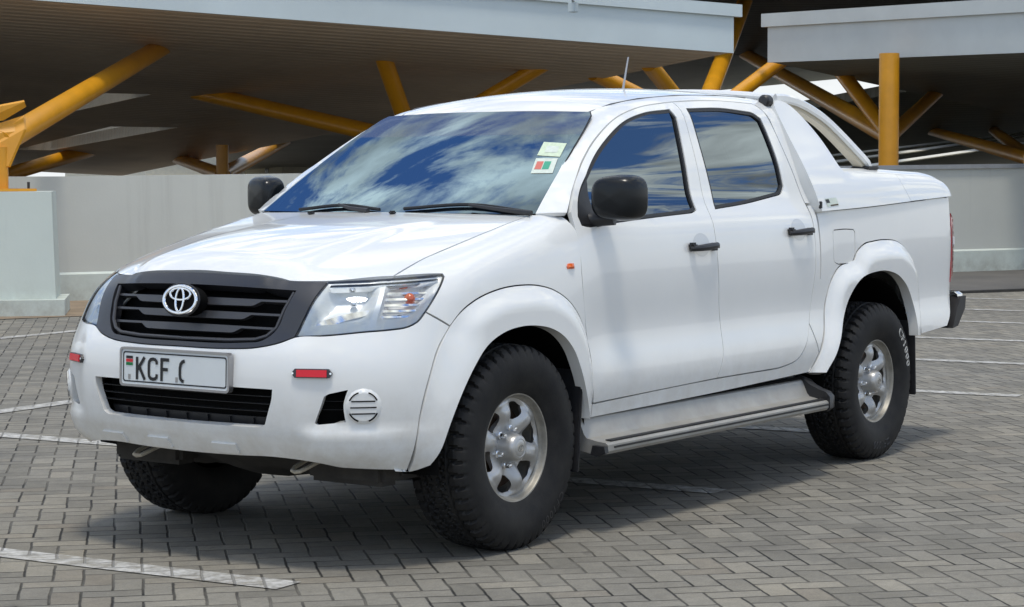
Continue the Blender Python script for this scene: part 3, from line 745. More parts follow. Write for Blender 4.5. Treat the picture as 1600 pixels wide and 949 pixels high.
ff_in = [(3.701, .36), (3.634, .352), (3.583, .372), (3.561, .421), (3.53, .51), (3.48, .607), (3.391, .716), (3.311, .784), (3.211, .825), (3.091, .842), (2.99, .838), (2.911, .824), (2.828, .789), (2.767, .736), (2.719, .653), (2.683, .563), (2.640, .452)]
rf_out = [(.721, .481), (.641, .571), (.570, .697), (.54, .798), (.487, .899), (.411, .963), (.29, .985), (.246, .995), (.219, 1.03), (.17, 1.055), (.094, 1.074), (-.083, 1.082), (-.264, 1.063), (-.38, 1.011), (-.464, .937), (-.505, .823), (-.505, .698), (-.475, .587)]
rf_in = [(.624, .476), (.567, .539), (.511, .623), (.447, .722), (.368, .821), (.258, .898), (.092, .929), (-.054, .926), (-.202, .887), (-.302, .819), (-.354, .737), (-.365, .587)]

# ---- bonnet
P3 = [(3.861, 0), (3.86, .12), (3.846, .268), (3.834, .367), (3.774, .514)] + [(x, y) for x, y, z in hood_edge] + [(2.742, .69), (2.756, .58), (2.787, .30), (2.797, 0)]
panel('bonnet', truck, M_['paint'], [(x, y) for x, y in P3] + [(x, -y) for x, y in P3[::-1] if y > 0], map_top, UPV, both=False, res=.035, thick=.02)
# ---- wings
hl_edge3 = map_nose(np.array([hl[i] for i in (6, 5, 4, 3, 2)]))
wing = to_obl(hood_edge) + to_obl([(2.70, .735, 1.253), (2.640, .772, 1.255)]) + to_obl(map_side(np.array([(2.616, 1.19), (2.629, .99), (2.612, .86), (2.606, .777)]))) \
    + to_obl(map_side(np.array(ff_out[:9][::-1]))) + to_obl(map_side(np.array([(3.535, .898)]))) + to_obl(hl_edge3)
panel('wing', truck, M_['paint'], wing, map_obl, (0, R2, R2), res=.03, thick=.015)
# ---- bumper with its openings
bum = [(0, .397), (.19, .3995), (.34, .404), (.42, .398), (.48, .388), (.5387, .3731), (.7023, .3598)] + seam + [(.7807, .92)] + [hl[i] for i in range(7, 13)] + grille_bot[1:]
intake = [(0, .516), (.2158, .5175), (.30, .519), (.318, .531), (.330, .575), (.343, .626), (.345, .653), (0, .655)]
fogh = [(.5561, .6559), (.5083, .6423), (.4961, .6331), (.4831, .5853), (.4695, .5416), (.4765, .5372), (.5498, .5474), (.5453, .5861), (.5466, .62)]
intake_c = both_half(intake)
bumper = panel('front_bumper', truck, M_['paint'], both_half(bum), map_nose, nose_dir, holes=[intake_c, fogh, [(-a, b) for a, b in fogh[::-1]]], both=False, res=.022, thick=.03, scale=NS)[0]
def nose_sheet(name, mat, parent, outline, off, thick=.004, both=True, res=.03, **k):
    return panel(name, parent, mat, outline, map_nose, nose_dir, both=both, res=res, thick=thick, off=off, scale=NS, **k)
# lower grille: backing, three bars, uprights
lg = nose_sheet('lower_grille', M_['void'], bumper, inset(np.array(both_half([(0, .50), (.34, .50), (.365, .67), (0, .67)])), 0), -.07, both=False)[0]
for z in (.625, .598, .571):
    nose_sheet('grille_bar', M_['black'], lg, [(-.35, z - .003), (.35, z - .003), (.35, z + .004), (-.35, z + .004)], -.028, .02, both=False)
for a in np.linspace(-.26, .26, 7):
    nose_sheet('grille_upright', M_['black'], lg, [(a - .003, .512), (a + .003, .512), (a + .003, .545 if abs(a) < .3 else .66), (a - .003, .545 if abs(a) < .3 else .66)], -.045, .02, both=False, res=.05)
nose_sheet('splash_guard', M_['black'], lg, [(-.33, .505), (.33, .505), (.34, .55), (-.34, .55)], -.055, .01, both=False)
fb = nose_sheet('fog_recess', M_['void'], bumper, [(.45, .52), (.575, .52), (.575, .675), (.45, .675)], -.06)
for z in (.615, .585):
    nose_sheet('recess_bar', M_['black'], bumper, [(.475, z - .003), (.56, z - .003), (.56, z + .003), (.475, z + .003)], -.03, .01)
# fog lamp blanks: a raised white pod with a slotted round cap
FC = (.600, .599)
def circ(r, n=40, c=FC): return [(c[0] + r * math.cos(t) / NS * .98, c[1] + r * math.sin(t)) for t in np.linspace(0, 2 * math.pi, n, endpoint=False)]
def pod_off(q, lo): d = edge_dist(q * [NS, 1.], lo[0]); return -.004 + .011 * sstep(0, .020, d)
pods = nose_sheet('fog_lamp_cover', M_['paint'], bumper, circ(.074), pod_off, .012, res=.011)
sl = nose_sheet('cover_cap', M_['paint'], pods, circ(.052), .0085, .003, res=.02)
for zz, hw in ((.020, .041), (-.002, .045), (-.024, .041)):
    nose_sheet('cap_slot', M_['void'], pods, [(FC[0] - hw / NS, FC[1] + zz - .0022), (FC[0] + hw / NS, FC[1] + zz - .0022), (FC[0] + hw / NS, FC[1] + zz + .0022), (FC[0] - hw / NS, FC[1] + zz + .0022)], .0098, .001, res=.02, gap=.0)
for t0, t1 in ((25, 70), (108, 155), (205, 250), (290, 335)):
    arc = [(FC[0] + r * math.cos(rad(t)) / NS * .98, FC[1] + r * math.sin(rad(t))) for r, ts in ((.0555, np.linspace(t0, t1, 8)), (.0505, np.linspace(t1, t0, 8))) for t in ts]
    nose_sheet('cap_slot', M_['void'], pods, arc, .0098, .001, res=.02, gap=0)
# chin pads moulded under the bumper
for a0, a1 in ((-.36, -.26), (-.155, -.06), (.11, .21)):
    nose_sheet('chin_pad', M_['paint'], bumper, [(a0 + .012, .407), (a1, .407), (a1 - .004, .447), (a0, .447)], .010, .014, both=False, res=.02)
# reflectors
for c in (.463,):
    rr = nose_sheet('red_reflector', M_['gloss'], truck, [(c - .047, .6985), (c + .047, .6985), (c + .058, .717), (c + .047, .7355), (c - .047, .7355), (c - .058, .717)], .012, .014, res=.02)
    nose_sheet('reflector_lens', M_['red'], rr, [(c - .043, .702), (c + .043, .702), (c + .043, .732), (c - .043, .732)], .0155, .005, res=.02)
    for s in (-.0515, .0515):
        nose_sheet('screw', M_['chrome'], rr, circ(.004, 8, (c + s, .717)), .0145, .003, res=.02, gap=0)
# ---- grille
gout = [(0, 1.056), (.2407, 1.050), (.3266, 1.036), (.4791, 1.0297), (.4482, .9691), (.4264, .9052)] + grille_bot
ghole = [(0, 1.010), (.20, 1.006), (.385, .9965), (.362, .93), (.344, .868), (.315, .834), (.28, .819), (.18, .812), (0, .811)]
def g_off(q, lo):
    a = np.abs(q[:, 0])
    return .004 + .010 * sstep(.31, .26, a) * sstep(.99, 1.02, q[:, 1])      # raised middle of the bonnet lip
grille = panel('grille', truck, M_['gloss'], both_half(gout), map_nose, nose_dir, holes=[both_half(ghole)], both=False, res=.02, thick=.05, scale=NS, off=g_off)[0]
nose_sheet('grille_backing', M_['void'], grille, both_half([(0, 1.02), (.40, 1.01), (.38, .80), (0, .79)]), -.075, both=False)
def slat(z, e0, e1, c):
    t = .0075
    h = [(0, z + t), (e1, z + t - .004), (e1 - .004, z - t - .002), (c + .035, z - t), (c, z - .024), (0, z - .024)]
    nose_sheet('grille_slat', M_['grey'], grille, both_half(h), -.016, .022, both=False, res=.02, corner=20)
slat(.962, 0, .372, .235); slat(.914, 0, .356, .205); slat(.866, 0, .340, .175)
# second inner frame line
for s in (1, -1):
    L = [(.379 * s, .99), (.357 * s, .93), (.339 * s, .868), (.311 * s, .838), (.275 * s, .825), (.18 * s, .819), (0, .818)]
    Q = map_nose(np.array(L), -.006); MB().tube([tuple(q) for q in resample(Q[:, [0, 1]], .02, closed=False).tolist()] if False else [tuple(q) for q in Q], .007, 8).build('inner_frame', M_['grey'], grille)
# ---- badge: three chrome ellipses on a black oval
EM = Vector((3.968, 0, .957)); eu = Vector((0, 1, 0)); ev = Vector((-.16, 0, 1)).normalized(); en = eu.cross(ev)
def ell(cu, cv, a, b, r, lift, n=48, squash=1.):
    V = []; F = []; m = 8
    for i in range(n):
        t = 2 * math.pi * i / n; c = EM + eu * (cu + a * math.cos(t)) + ev * (cv + b * math.sin(t))
        nn = (eu * (math.cos(t) / a) + ev * (math.sin(t) / b)).normalized()
        for k in range(m):
            q = 2 * math.pi * k / m; V.append(c + nn * r * math.cos(q) + en * (r * .7 * math.sin(q) + lift))
    for i in range(n):
        for k in range(m): F.append((i*m+k, i*m+(k+1) % m, (i+1) % n*m+(k+1) % m, (i+1) % n*m+k))
    return V, F
mb = MB(); oval = [(math.cos(t), math.sin(t)) for t in np.linspace(0, 2 * math.pi, 40, endpoint=False)]
mb.prism(oval, -.05, .004, lambda u, v, t: EM + eu * u * .086 + ev * v * .055 + en * t)
badge = mb.build('badge', M_['void'], grille, sharp_deg=30)
mb = MB()
for a in ((0, 0, .080, .0495, .0068, .006), (0, .0205, .050, .0215, .0046, .007), (0, -.001, .0195, .0425, .0044, .008)): mb.add(*ell(*a))
mb.build('badge_emblem', M_['chrome'], badge)
MB().tube([EM + eu * .090 * math.cos(t) + ev * .059 * math.sin(t) for t in np.linspace(0, 2 * math.pi, 40)], .004, 8).build('badge_rim', M_['black'], badge)

# ---- headlamps
hls = nose_sheet('headlight', M_['void'], truck, inset(np.array(hl) * [NS, 1], -.0) / [NS, 1], -.11, .004, gap=.0)
def bowl_off(q, lo):
    d = edge_dist(q * [NS, 1.], lo[0])
    dv = np.abs(q[:, 0] - (.655 - (1.03 - q[:, 1]) * .26)) * NS
    return -.010 - .052 * sstep(.0, .075, d) * sstep(.0, .06, dv)
nose_sheet('lamp_bowl', M_['reflector_bowl'], hls, hl, bowl_off, .006, gap=.003, res=.012)
nose_sheet('lamp_rim', M_['gloss'], hls, hl, -.003, .012, gap=.001, holes=[[tuple(p) for p in inset(np.array(hl) * [NS, 1], .0035) / [NS, 1]]], res=.02, smooth_holes=False)
nose_sheet('lamp_divider', M_['reflector_bowl'], hls, [(.647, 1.02), (.664, 1.022), (.630, .870), (.606, .868)], -.010, .03, res=.015)
nose_sheet('lamp_trim', M_['chrome'], hls, [(.487, 1.018), (.67, 1.026), (.84, 1.036), (.835, 1.022), (.67, 1.010), (.482, 1.000)], -.009, .02, res=.015)
nose_sheet('lamp_blade', M_['chrome'], hls, [(.425, .850), (.47, .855), (.53, .886), (.618, .913), (.624, .935), (.53, .915), (.46, .885)], -.03, .012, res=.015)
for i, z in enumerate((.905, .925, .945, .965, .985)):
    nose_sheet('lamp_rib', M_['chrome'], hls, [(.665 - (1.0 - z) * .2, z - .004), (.80 - (1.0 - z) * .55, z - .003), (.80 - (1.0 - z) * .55, z + .003), (.665 - (1.0 - z) * .2, z + .004)], -.026, .008, res=.02, gap=0)
for s, prt in zip((1, -1), hls):
    for (a, z, r, m, dep) in ((.735, .965, .021, 'orange', -.035), (.700, .895, .016, 'black', -.045), (.560, .950, .014, 'chrome', -.045)):
        p = map_nose(np.array([(a, z)]), dep)[0]; d = Vector((math.cos(a), math.sin(a), 0))
        bm = bmesh.new(); bmesh.ops.create_uvsphere(bm, u_segments=16, v_segments=10, radius=r)
        V = [(v.co.x + p[0], (v.co.y + p[1]) * s, v.co.z + p[2]) for v in bm.verts]; bm.verts.index_update(); F = [[v.index for v in f.verts] for f in bm.faces]; bm.free()
        mesh({'orange': 'signal_bulb', 'black': 'lamp_socket', 'chrome': 'bulb_shield', 'void': 'bulb_hole'}[m], V, F, M_[m], prt)
nose_sheet('lamp_lens', M_['lens'], hls, hl, .0, .0, gap=.001, res=.015)

# ---- arch flares
seam3 = map_nose(np.array(seam)); seam_s = [(q[0], q[2]) for q in seam3]
def ff_off(q, lo):
    d = edge_dist(q, np.array(resample(np.array(ff_out), .03, closed=False)), False)
    d2 = edge_dist(q, np.array(resample(np.array(seam_s), .03, closed=False)), False)
    return .001 + .037 * sstep(0, .075, d) * (.12 + .88 * sstep(0, .16, d2))
ffl = [p for p in ff_out] + [p for p in ff_in[::-1]] + seam_s[:-1]
panel('front_arch_flare', truck, M_['paint'], ffl, map_side, LEFT, res=.02, thick=.05, off=ff_off, gap=.002)
def rf_off(q, lo):
    d = edge_dist(q, np.array(resample(np.array(rf_out), .03, closed=False)), False)
    return .004 + .044 * sstep(0, .085, d)
panel('rear_arch_flare', truck, M_['paint'], rf_out + rf_in[::-1], map_side, LEFT, res=.02, thick=.05, off=rf_off, f=f_bed)

# ---- doors
WF = [(2.543, 1.299), (2.501, 1.347), (2.419, 1.408), (2.338, 1.465), (2.183, 1.552), (2.013, 1.624), (1.816, 1.669), (1.593, 1.690), (1.575, 1.654), (1.645, 1.346), (1.656, 1.256), (1.712, 1.243), (2.07, 1.228), (2.303, 1.216), (2.527, 1.201), (2.574, 1.209), (2.578, 1.243)]
WR = [(1.447, 1.697), (1.132, 1.706), (.876, 1.694), (.806, 1.665), (.788, 1.581), (.776, 1.45), (.787, 1.352), (.824, 1.323), (.884, 1.309), (1.22, 1.275), (1.491, 1.257), (1.467, 1.345), (1.455, 1.552)]
rear_gap = [(1.515, 1.726), (1.504, 1.687), (1.530, 1.448), (1.560, 1.254), (1.565, 1.058), (1.55, .88), (1.537, .72), (1.560, .60), (1.597, .528)]
dtop = [(2.616, 1.262), (2.526, 1.362), (2.379, 1.465), (2.21, 1.563), (2.033, 1.642), (1.837, 1.690), (1.515, 1.726)]
fdoor = dtop + rear_gap[1:] + [(2.57, .506), (2.588, .60), (2.588, .70), (2.606, .787), (2.629, .99), (2.62, 1.19)]
rdoor = [(1.515, 1.726), (1.107, 1.742), (.80, 1.736), (.742, 1.70), (.708, 1.594), (.665, 1.399), (.645, 1.25), (.640, 1.12), (.662, .882), (.70, .75), (.76, .64), (.845, .565), (.98, .535), (1.13, .529), (1.597, .528)] + rear_gap[1:-1][::-1]
f_side = lambda p, k_corner=0: np.abs(p[..., 1]) - Ys(p[..., 0], p[..., 2])
def map_sd(a, off=0., f=None): return map_side(a, off, f_cab)
def shift(P, d): return [tuple(q) for q in inset(np.array(P, float), d)]
def door(name, out, win, hx, hz, label=None):
    ds = panel(name, truck, M_['paint'], out, map_sd, LEFT, holes=[win], res=.03, thick=.02, gap=.0022)
    panel('window_seal', ds, M_['rubber'], shift(win, .001), map_sd, LEFT, holes=[shift(win, .014)], res=.025, thick=.02, off=-.004, gap=0, smooth_holes=False)
    panel('window_pane', ds, M_['tint'], shift(win, .011), map_side, LEFT, res=.03, thick=0, off=-.0125, gap=0, f=f_side, nrm=[])
    # handle: flat grey disc painting the cup's shade, grip bar and its two feet
    cup = [(hx + .070 * math.cos(t), hz + .004 + .050 * math.sin(t)) for t in np.linspace(0, 2 * math.pi, 24, endpoint=False)]
    def cup_off(q, lo): return .0006 - .0000 * q[:, 0]
    panel('handle_cup_shade', ds, M_['cup'], cup, map_sd, LEFT, res=.012, thick=.0, off=cup_off, gap=0)
    for s, d in zip((1, -1), ds):
        mb = MB(); y0 = float(Ys(hx, hz)); path = []
        for t in np.linspace(-1, 1, 13):
            path.append((hx + .112 * t, s * (y0 + .012 + .026 * (1 - abs(t) ** 3.5)), hz - .004 + .012 * (-t) * .5))
        mb.tube(path, [.011 + .0045 * (1 - abs(t) ** 2) for t in np.linspace(-1, 1, 13)], 10)
        mb.box((hx + .092, s * (y0 + .012), hz + .003), (.045, .03, .026), bev=.008); mb.box((hx - .090, s * (y0 + .014), hz - .006), (.05, .034, .034), bev=.010)
        h = mb.build('door_handle', M_['black'], d)
        if name == 'front_door': MB().lathe([(.0, .004), (.007, .003), (.008, 0)], 12, 'y', (hx - .09, s * (y0 + .030), hz - .004)).build('key_lock', M_['chrome'], h)
    return ds
cupm = pbr('greyed paint for cup shade', (.62, .635, .64), .38, coat=.8, coat_r=.05); M_['cup'] = cupm
fd = door('front_door', fdoor, WF, 1.694, 1.103)
rd = door('rear_door', rdoor, WR, .792, 1.147)
# black mirror sail in the front window corner
panel('mirror_sail', fd, M_['black'], [(2.572, 1.212), (2.572, 1.243), (2.54, 1.297), (2.499, 1.343), (2.43, 1.395), (2.455, 1.30), (2.445, 1.212)], map_sd, LEFT, res=.03, thick=.012, off=-.001, gap=0)
# ---- roof, pillars and cab back corner in one shell
w_edge = [(2.742, .700, 1.2555), (2.60, .668, 1.338), (2.45, .634, 1.432), (2.30, .600, 1.525), (2.16, .566, 1.61), (2.075, .540, 1.668), (2.085, .50, 1.676), (2.105, .25, 1.678), (2.108, 0, 1.678)]
def to_cab(P): return [(q[0], math.atan2(q[1], q[2] - 1.2)) for q in P]
def on_wind(y, z): return (float(Wind(y, z)) , y, z)
gl_edge = [(.714, 1.2575), (.690, 1.330), (.662, 1.415), (.630, 1.505), (.594, 1.595), (.562, 1.656), (.540, 1.672), (.25, 1.680), (0, 1.681)]
dt3 = map_sd(np.array(dtop[::-1] and dtop)); rt3 = map_side(np.array([(1.107, 1.742), (.80, 1.736), (.742, 1.70), (.708, 1.594), (.665, 1.399), (.647, 1.27)]), 0., f_cab)
half = [(2.108, 0)]
half = [(p[0] + .004, p[1]) for p in to_cab([on_wind(y, z) for y, z in gl_edge[::-1]])]
roof_half = half + to_cab([(2.735, .752, 1.258), (2.640, .772, 1.255)]) + to_cab(map_side(np.array(dtop[1:]), 0., f_cab)) + to_cab(rt3) + [(.60, math.atan2(.82, .07)), (.605, 1.25), (.615, 1.1), (.625, .95), (.63, .8), (.64, .55), (.645, 0)]
panel('cab_roof', truck, M_['paint'], both_half(roof_half)[0:] if False else (roof_half + [(a, -b) for a, b in roof_half[::-1] if abs(b) > 1e-6]), map_cab, cab_dir, both=False, res=.035, thick=.02, gap=.0025, scale=1., corner=50)
for s_ in (1, -1):
    Q = map_cab(np.array([(x, s_ * math.atan2(y, zz - 1.2)) for x, y, zz in ((2.055, .520, 1.682), (1.90, .535, 1.712), (1.70, .543, 1.738), (1.40, .548, 1.762), (1.05, .550, 1.772), (.75, .548, 1.772))]), .0005)
    MB().tube([tuple(q) for q in Q], [.0045, .0045, .004, .003, .003, .003], 6).build('roof_moulding', M_['grey'], truck)
# cab corner below the belt
panel('cab_corner', truck, M_['paint'], [(.640, 1.262), (.640, 1.12), (.662, .882), (.70, .75), (.714, .712), (.645, .572), (.570, .697), (.54, .798), (.525, .835), (.596, .92), (.598, 1.262)], map_sd, LEFT, res=.03, thick=.015)
# sill below the doors
panel('sill', truck, M_['paint'], [(2.572, .504), (1.60, .526), (1.13, .527), (.98, .533), (.845, .562), (.76, .637), (.714, .712), (.645, .572), (.715, .484), (1.6, .462), (2.572, .448)], map_sd, LEFT, res=.03, thick=.015, off=-.002)
# ---- windscreen with wipers and stickers
ws = panel('windscreen', truck, M_['screen'], both_half([(0, 1.253)] + [(y - .002, z - .002) for y, z in gl_edge]), map_wind, FWD, both=False, res=.04, thick=0, off=-.004, gap=.0, nrm=[])[0]
frit_o = both_half([(0, 1.250)] + [(y, z - .001) for y, z in gl_edge])
frit_i = both_half([(0, 1.276), (.60, 1.272), (.672, 1.272)] + [(y - .016, z - .010) for y, z in gl_edge[1:6]] + [(.515, 1.664), (.25, 1.670), (0, 1.671)])
panel('screen_border', ws, M_['rubber'], frit_o, map_wind, FWD, holes=[frit_i], both=False, res=.04, thick=.004, off=-.0075, gap=0)
for q, m, inner in (([(.466, 1.543), (.578, 1.536), (.604, 1.480), (.494, 1.487)], 'sticker_y', None), ([(.502, 1.475), (.602, 1.474), (.637, 1.414), (.541, 1.413)], 'sticker', 1)):
    st = panel('windscreen_sticker', ws, M_[m], q, map_wind, FWD, both=False, res=.05, thick=0, off=-.0012, gap=0)[0]
    if inner:
        for a, b, mm in (((.522, 1.462), .030, 'st_r'), ((.556, 1.462), .030, 'st_g')):
            panel('sticker_print', st, M_[mm], [a, (a[0] + b, a[1]), (a[0] + b + .018, a[1] - .032), (a[0] + .018, a[1] - .032)], map_wind, FWD, both=False, res=.05, thick=0, off=.0003, gap=0)
    else:
        panel('sticker_print', st, M_['st_pale'] if 'st_pale' in M_ else M_['sticker'], [(.50, 1.527), (.56, 1.523), (.575, 1.497), (.515, 1.500)], map_wind, FWD, both=False, res=.05, thick=0, off=.0003, gap=0)
def onw(y, z, o=0.): q = map_wind(np.array([(y, z)]), o)[0]; return Vector(q)
for pts, blade in (([(.715, 1.258), (.56, 1.272), (.41, 1.288)], [(.69, 1.263), (.40, 1.290), (.10, 1.272)]), ([(-.06, 1.262), (-.17, 1.272), (-.25, 1.286)], [(-.02, 1.268), (-.24, 1.284), (-.47, 1.264)])):
    mb = MB(); mb.tube([onw(*p, .030) for p in pts], [.011, .008, .006], 8); wi = mb.build('wiper', M_['black'], truck)
    mb = MB(); pb = resample(np.array(blade), .06, 180, closed=False); mb.tube([onw(*p, .014) for p in pb], .0065, 6); mb.tube([onw(p[0], p[1] - .004, .006) for p in pb], .004, 6)
    mb.build('wiper_blade', M_['rubber'], wi)
# cowl strip
mb = MB(); cw = [(y, 1.252) for y in np.linspace(-.68, .68, 21)]
V = []; F = []
for y, z in cw:
    x = float(Wind(y, 1.252)); V += [(x + .02, y, 1.243), (x - .03, y, 1.247)]
for i in range(len(cw) - 1): F.append((2*i, 2*i+2, 2*i+3, 2*i+1))
mesh('cowl', V, F, M_['black'], truck)
for y in (.10, -.33):
    z = float(Hood(2.86, y)); MB().box((2.86, y, z + .006), (.03, .022, .016), bev=.005).build('washer_nozzle', M_['black'], truck)
# ---- door mirrors
def mirror(s):
    V = []; F = []; nu, nv = 36, 22
    def spow(c, p): return math.copysign(abs(c) ** p, c)
    for j in range(nv + 1):
        b = -math.pi / 2 + math.pi * j / nv
        for i in range(nu):
            a = 2 * math.pi * i / nu
            y = .098 * spow(math.cos(a), .55) * spow(math.cos(b), .35); z = .091 * spow(math.sin(a), .55) * spow(math.cos(b), .35)
            x = spow(math.sin(b), .8); x = .095 * x if x > 0 else .025 * x
            x -= .30 * max(0, y + .06)       # swept back towards the tip
            z *= 1 - .10 * (y / .098 < -.3) * abs(y / .098)
            V.append((2.462 + x, s * (.930 + y), 1.316 + z))
    for j in range(nv):
        for i in range(nu): F.append((j*nu+i, j*nu+(i+1) % nu, (j+1)*nu+(i+1) % nu, (j+1)*nu+i))
    if s < 0: F = [tuple(reversed(f)) for f in F]
    o = mesh('door_mirror', V, F, M_['mirror'], truck, True, 180)
    MB().tube([(2.455, s * .90, 1.236), (2.47, s * .85, 1.228), (2.49, s * .79, 1.225)], [.030, .026, .034], 12).build('mirror_arm', M_['black'], o)
    MB().box((2.425, s * .93, 1.316), (.006, .15, .14), Matrix.Rotation(s * .28, 3, 'Z'), bev=.002).build('mirror_glass', M_['chrome'], o)
M_['mirror'] = pbr('glossy black mirror shell', (.006, .008, .010), .26, coat=.2, coat_r=.12, spec=.25)
mirror(1); mirror(-1)
# ---- side repeaters, fuel flap
ri = panel('side_repeater', truck, M_['orange'], [(2.728, 1.040), (2.68, 1.040), (2.676, 1.053), (2.68, 1.066), (2.722, 1.066), (2.732, 1.053)], map_side, LEFT, res=.01, thick=.015, off=lambda q, lo: .004 + .010 * sstep(0, .012, edge_dist(q, lo[0])))
FUEL = [(.462, 1.130), (.45, 1.141), (.324, 1.143), (.245, 1.139), (.230, 1.125), (.233, 1.03), (.245, 1.0), (.28, .978), (.41, .978), (.450, .99), (.460, 1.01)]
# ---- load bed
bed_out = [(.588, 1.232), (.232, 1.240), (-.423, 1.265), (-.899, 1.282), (-1.0, 1.285), (-1.005, 1.0), (-.985, .85), (-.955, .74), (-.91, .655), (-.86, .606), (-.52, .586)] + rf_out[::-1][1:-3] + [(.55, .80), (.592, .92)]
bs = panel('bed_side', truck, M_['paint'], bed_out, map_side, LEFT, holes=[shift(FUEL, .0)], res=.03, thick=.02, f=f_bed, gap=.0025)
panel('fuel_flap', [bs[0], bs[1]], M_['paint'], FUEL, map_side, LEFT, res=.03, thick=.02, f=f_bed, gap=.002, both=False, off=-.001)
panel('bed_cap_right', truck, M_['paint'], FUEL, map_side, LEFT, res=.03, thick=.02, f=f_bed, both=False) if False else None
V, F = flip(*panel_geo(FUEL, map_side, LEFT, res=.04, f=f_bed, gap=-.004)); mesh('fuel_blank', V, F, M_['paint'], bs[1])
panel('tailgate', truck, M_['paint'], [(-.66, .64), (.66, .64), (.66, 1.27), (-.66, 1.27)], map_back, (-1, 0, 0), both=False, res=.05, thick=.03)
def s_of(x, y): return -.6 * x - .8 * y
tl = panel('tail_light', truck, M_['tail'], [(s_of(-1.06, .67), 1.20), (s_of(-1.06, .67), .83), (s_of(-.985, .846), .83), (s_of(-.985, .842), 1.20)], map_tailcorner, (-.8, .6, 0), res=.02, thick=.03, off=lambda q, lo: .003 + .010 * sstep(0, .03, edge_dist(q, lo[0])))
panel('reversing_lens', tl, M_['plate'], [(s_of(-1.06, .69), 1.075), (s_of(-1.06, .69), 1.03), (s_of(-.995, .846), 1.03), (s_of(-.995, .846), 1.075)], map_tailcorner, (-.8, .6, 0), res=.02, thick=.01, off=.0145)
# rear bumper
mb = MB(); pl = [(-1.02, .852), (-1.08, .856), (-1.145, .82), (-1.185, .70), (-1.195, .35), (-1.195, 0)]
pl = resample(np.array(pl), .05, 60, closed=False); pl = [tuple(p) for p in pl] + [(x, -y) for x, y in pl[::-1][1:]]
def bump_sweep(prof):
    V = []; F = []; m = len(prof); n = len(pl)
    for i, (x, y) in enumerate(pl):
        a = np.array(pl[max(i-1, 0)]); b = np.array(pl[min(i+1, n-1)]); t = (b - a) / np.linalg.norm(b - a); o = np.array([t[1], -t[0]]);
        if o @ np.array([x + .4, y]) < 0: o = -o
        for d, z in prof: V.append((x + o[0] * d, y + o[1] * d, z))
    for i in range(n - 1):
        for k in range(m - 1): F.append((i*m+k, i*m+k+1, (i+1)*m+k+1, (i+1)*m+k))
    return V, F
mb.add(*bump_sweep([(-.10, .775), (-.02, .778), (0, .765), (.004, .735), (0, .70), (-.012, .66), (-.06, .64)])); rb = mb.build('rear_bumper', M_['chrome'], truck)
MB().add(*bump_sweep([(-.02, .70), (-.03, .66), (-.045, .61), (-.08, .60), (-.12, .60)])).build('bumper_valance', M_['black'], rb)
for s in (1, -1):
    MB().prism([(-.93, .59), (-1.0, .60), (-1.09, .69), (-1.10, .755), (-1.03, .755), (-.985, .69)], .80, .868, lambda u, v, t: (u, s * t, v)).build('bumper_end', M_['black'], rb)
# ---- canopy: hard lid, sail panels, sports bar
S_can = spline([1.1, 1.2, 1.3, 1.42, 1.55, 1.7, 1.85], [.868, .867, .848, .803, .732, .652, .572])
S_lid = spline([-1.3, -.97, -.90, -.876, -.656, -.297, .25, .6], [1.30, 1.365, 1.386, 1.392, 1.412, 1.423, 1.43, 1.43])
def f_can(p, k_corner=0):
    x, y, z = p[..., 0], np.abs(p[..., 1]), p[..., 2]
    return smax(y - S_can(z) + .02 * sstep(0, -1.2, x), -1.045 - x, .12)
def f_lid(p, k_corner=0):
    return smax(f_can(p), p[..., 2] - (S_lid(p[..., 0]) + .012 * (1 - (p[..., 1] / .8) ** 2)), .07)
sail = [(.650, 1.735), (.652, 1.671), (.645, 1.525), (.638, 1.40), (.614, 1.282), (.592, 1.232), (.232, 1.242), (-.419, 1.267), (-.356, 1.366), (-.352, float(S_lid(-.352)) - .016), (-.297, float(S_lid(-.297)) - .016), (-.085, float(S_lid(-.085)) - .016), (.12, float(S_lid(.12)) - .016), (.243, 1.419), (.27, 1.445), (.286, 1.475), (.325, 1.573), (.385, 1.652), (.435, 1.70), (.50, 1.742), (.56, 1.755), (.62, 1.752)]
def f_sail(p, k_corner=0):
    w_ = sstep(.30, .12, p[..., 0]); return f_can(p) * (1 - w_) + f_lid(p) * w_
cs = panel('canopy_sail', truck, M_['paint'], sail, map_side, LEFT, res=.025, thick=.075, f=f_sail, off=.006, gap=.001)
def lid_z(x): return float(S_lid(x)) - .016
xs_ = [.10, -.10, -.352, -.50, -.656, -.80, -.90, -.96]
side_l = [(-.352, lid_z(-.352)), (-.356, 1.366), (-.419, 1.268), (-1.0, 1.289), (-.998, 1.33), (-.985, 1.348)] + [(x, lid_z(x)) for x in xs_[::-1][:-3]]
panel('canopy_lid_side', truck, M_['paint'], side_l, map_side, LEFT, res=.02, thick=.02, f=f_lid, off=.006, gap=.0012)
top3 = map_side(np.array([(x, lid_z(x)) for x in xs_]), .006, f_lid)
half_l = [(.60, 0), (.60, .80), (.3, .800)] + [(q[0], q[1] + .0) for q in top3] + [(-1.02, .74), (-1.05, .60), (-1.055, 0)]
panel('canopy_lid', truck, M_['paint'], half_l + [(x, -y) for x, y in half_l[::-1] if y > 0], map_top, UPV, both=False, res=.035, thick=.03, f=f_lid, off=.006, gap=.0)
panel('lid_back', truck, M_['paint'], [(-.80, 1.285), (.80, 1.285), (.79, 1.345), (-.79, 1.345)], map_back, (-1, 0, 0), both=False, res=.04, thick=.02, f=f_lid, off=.006)
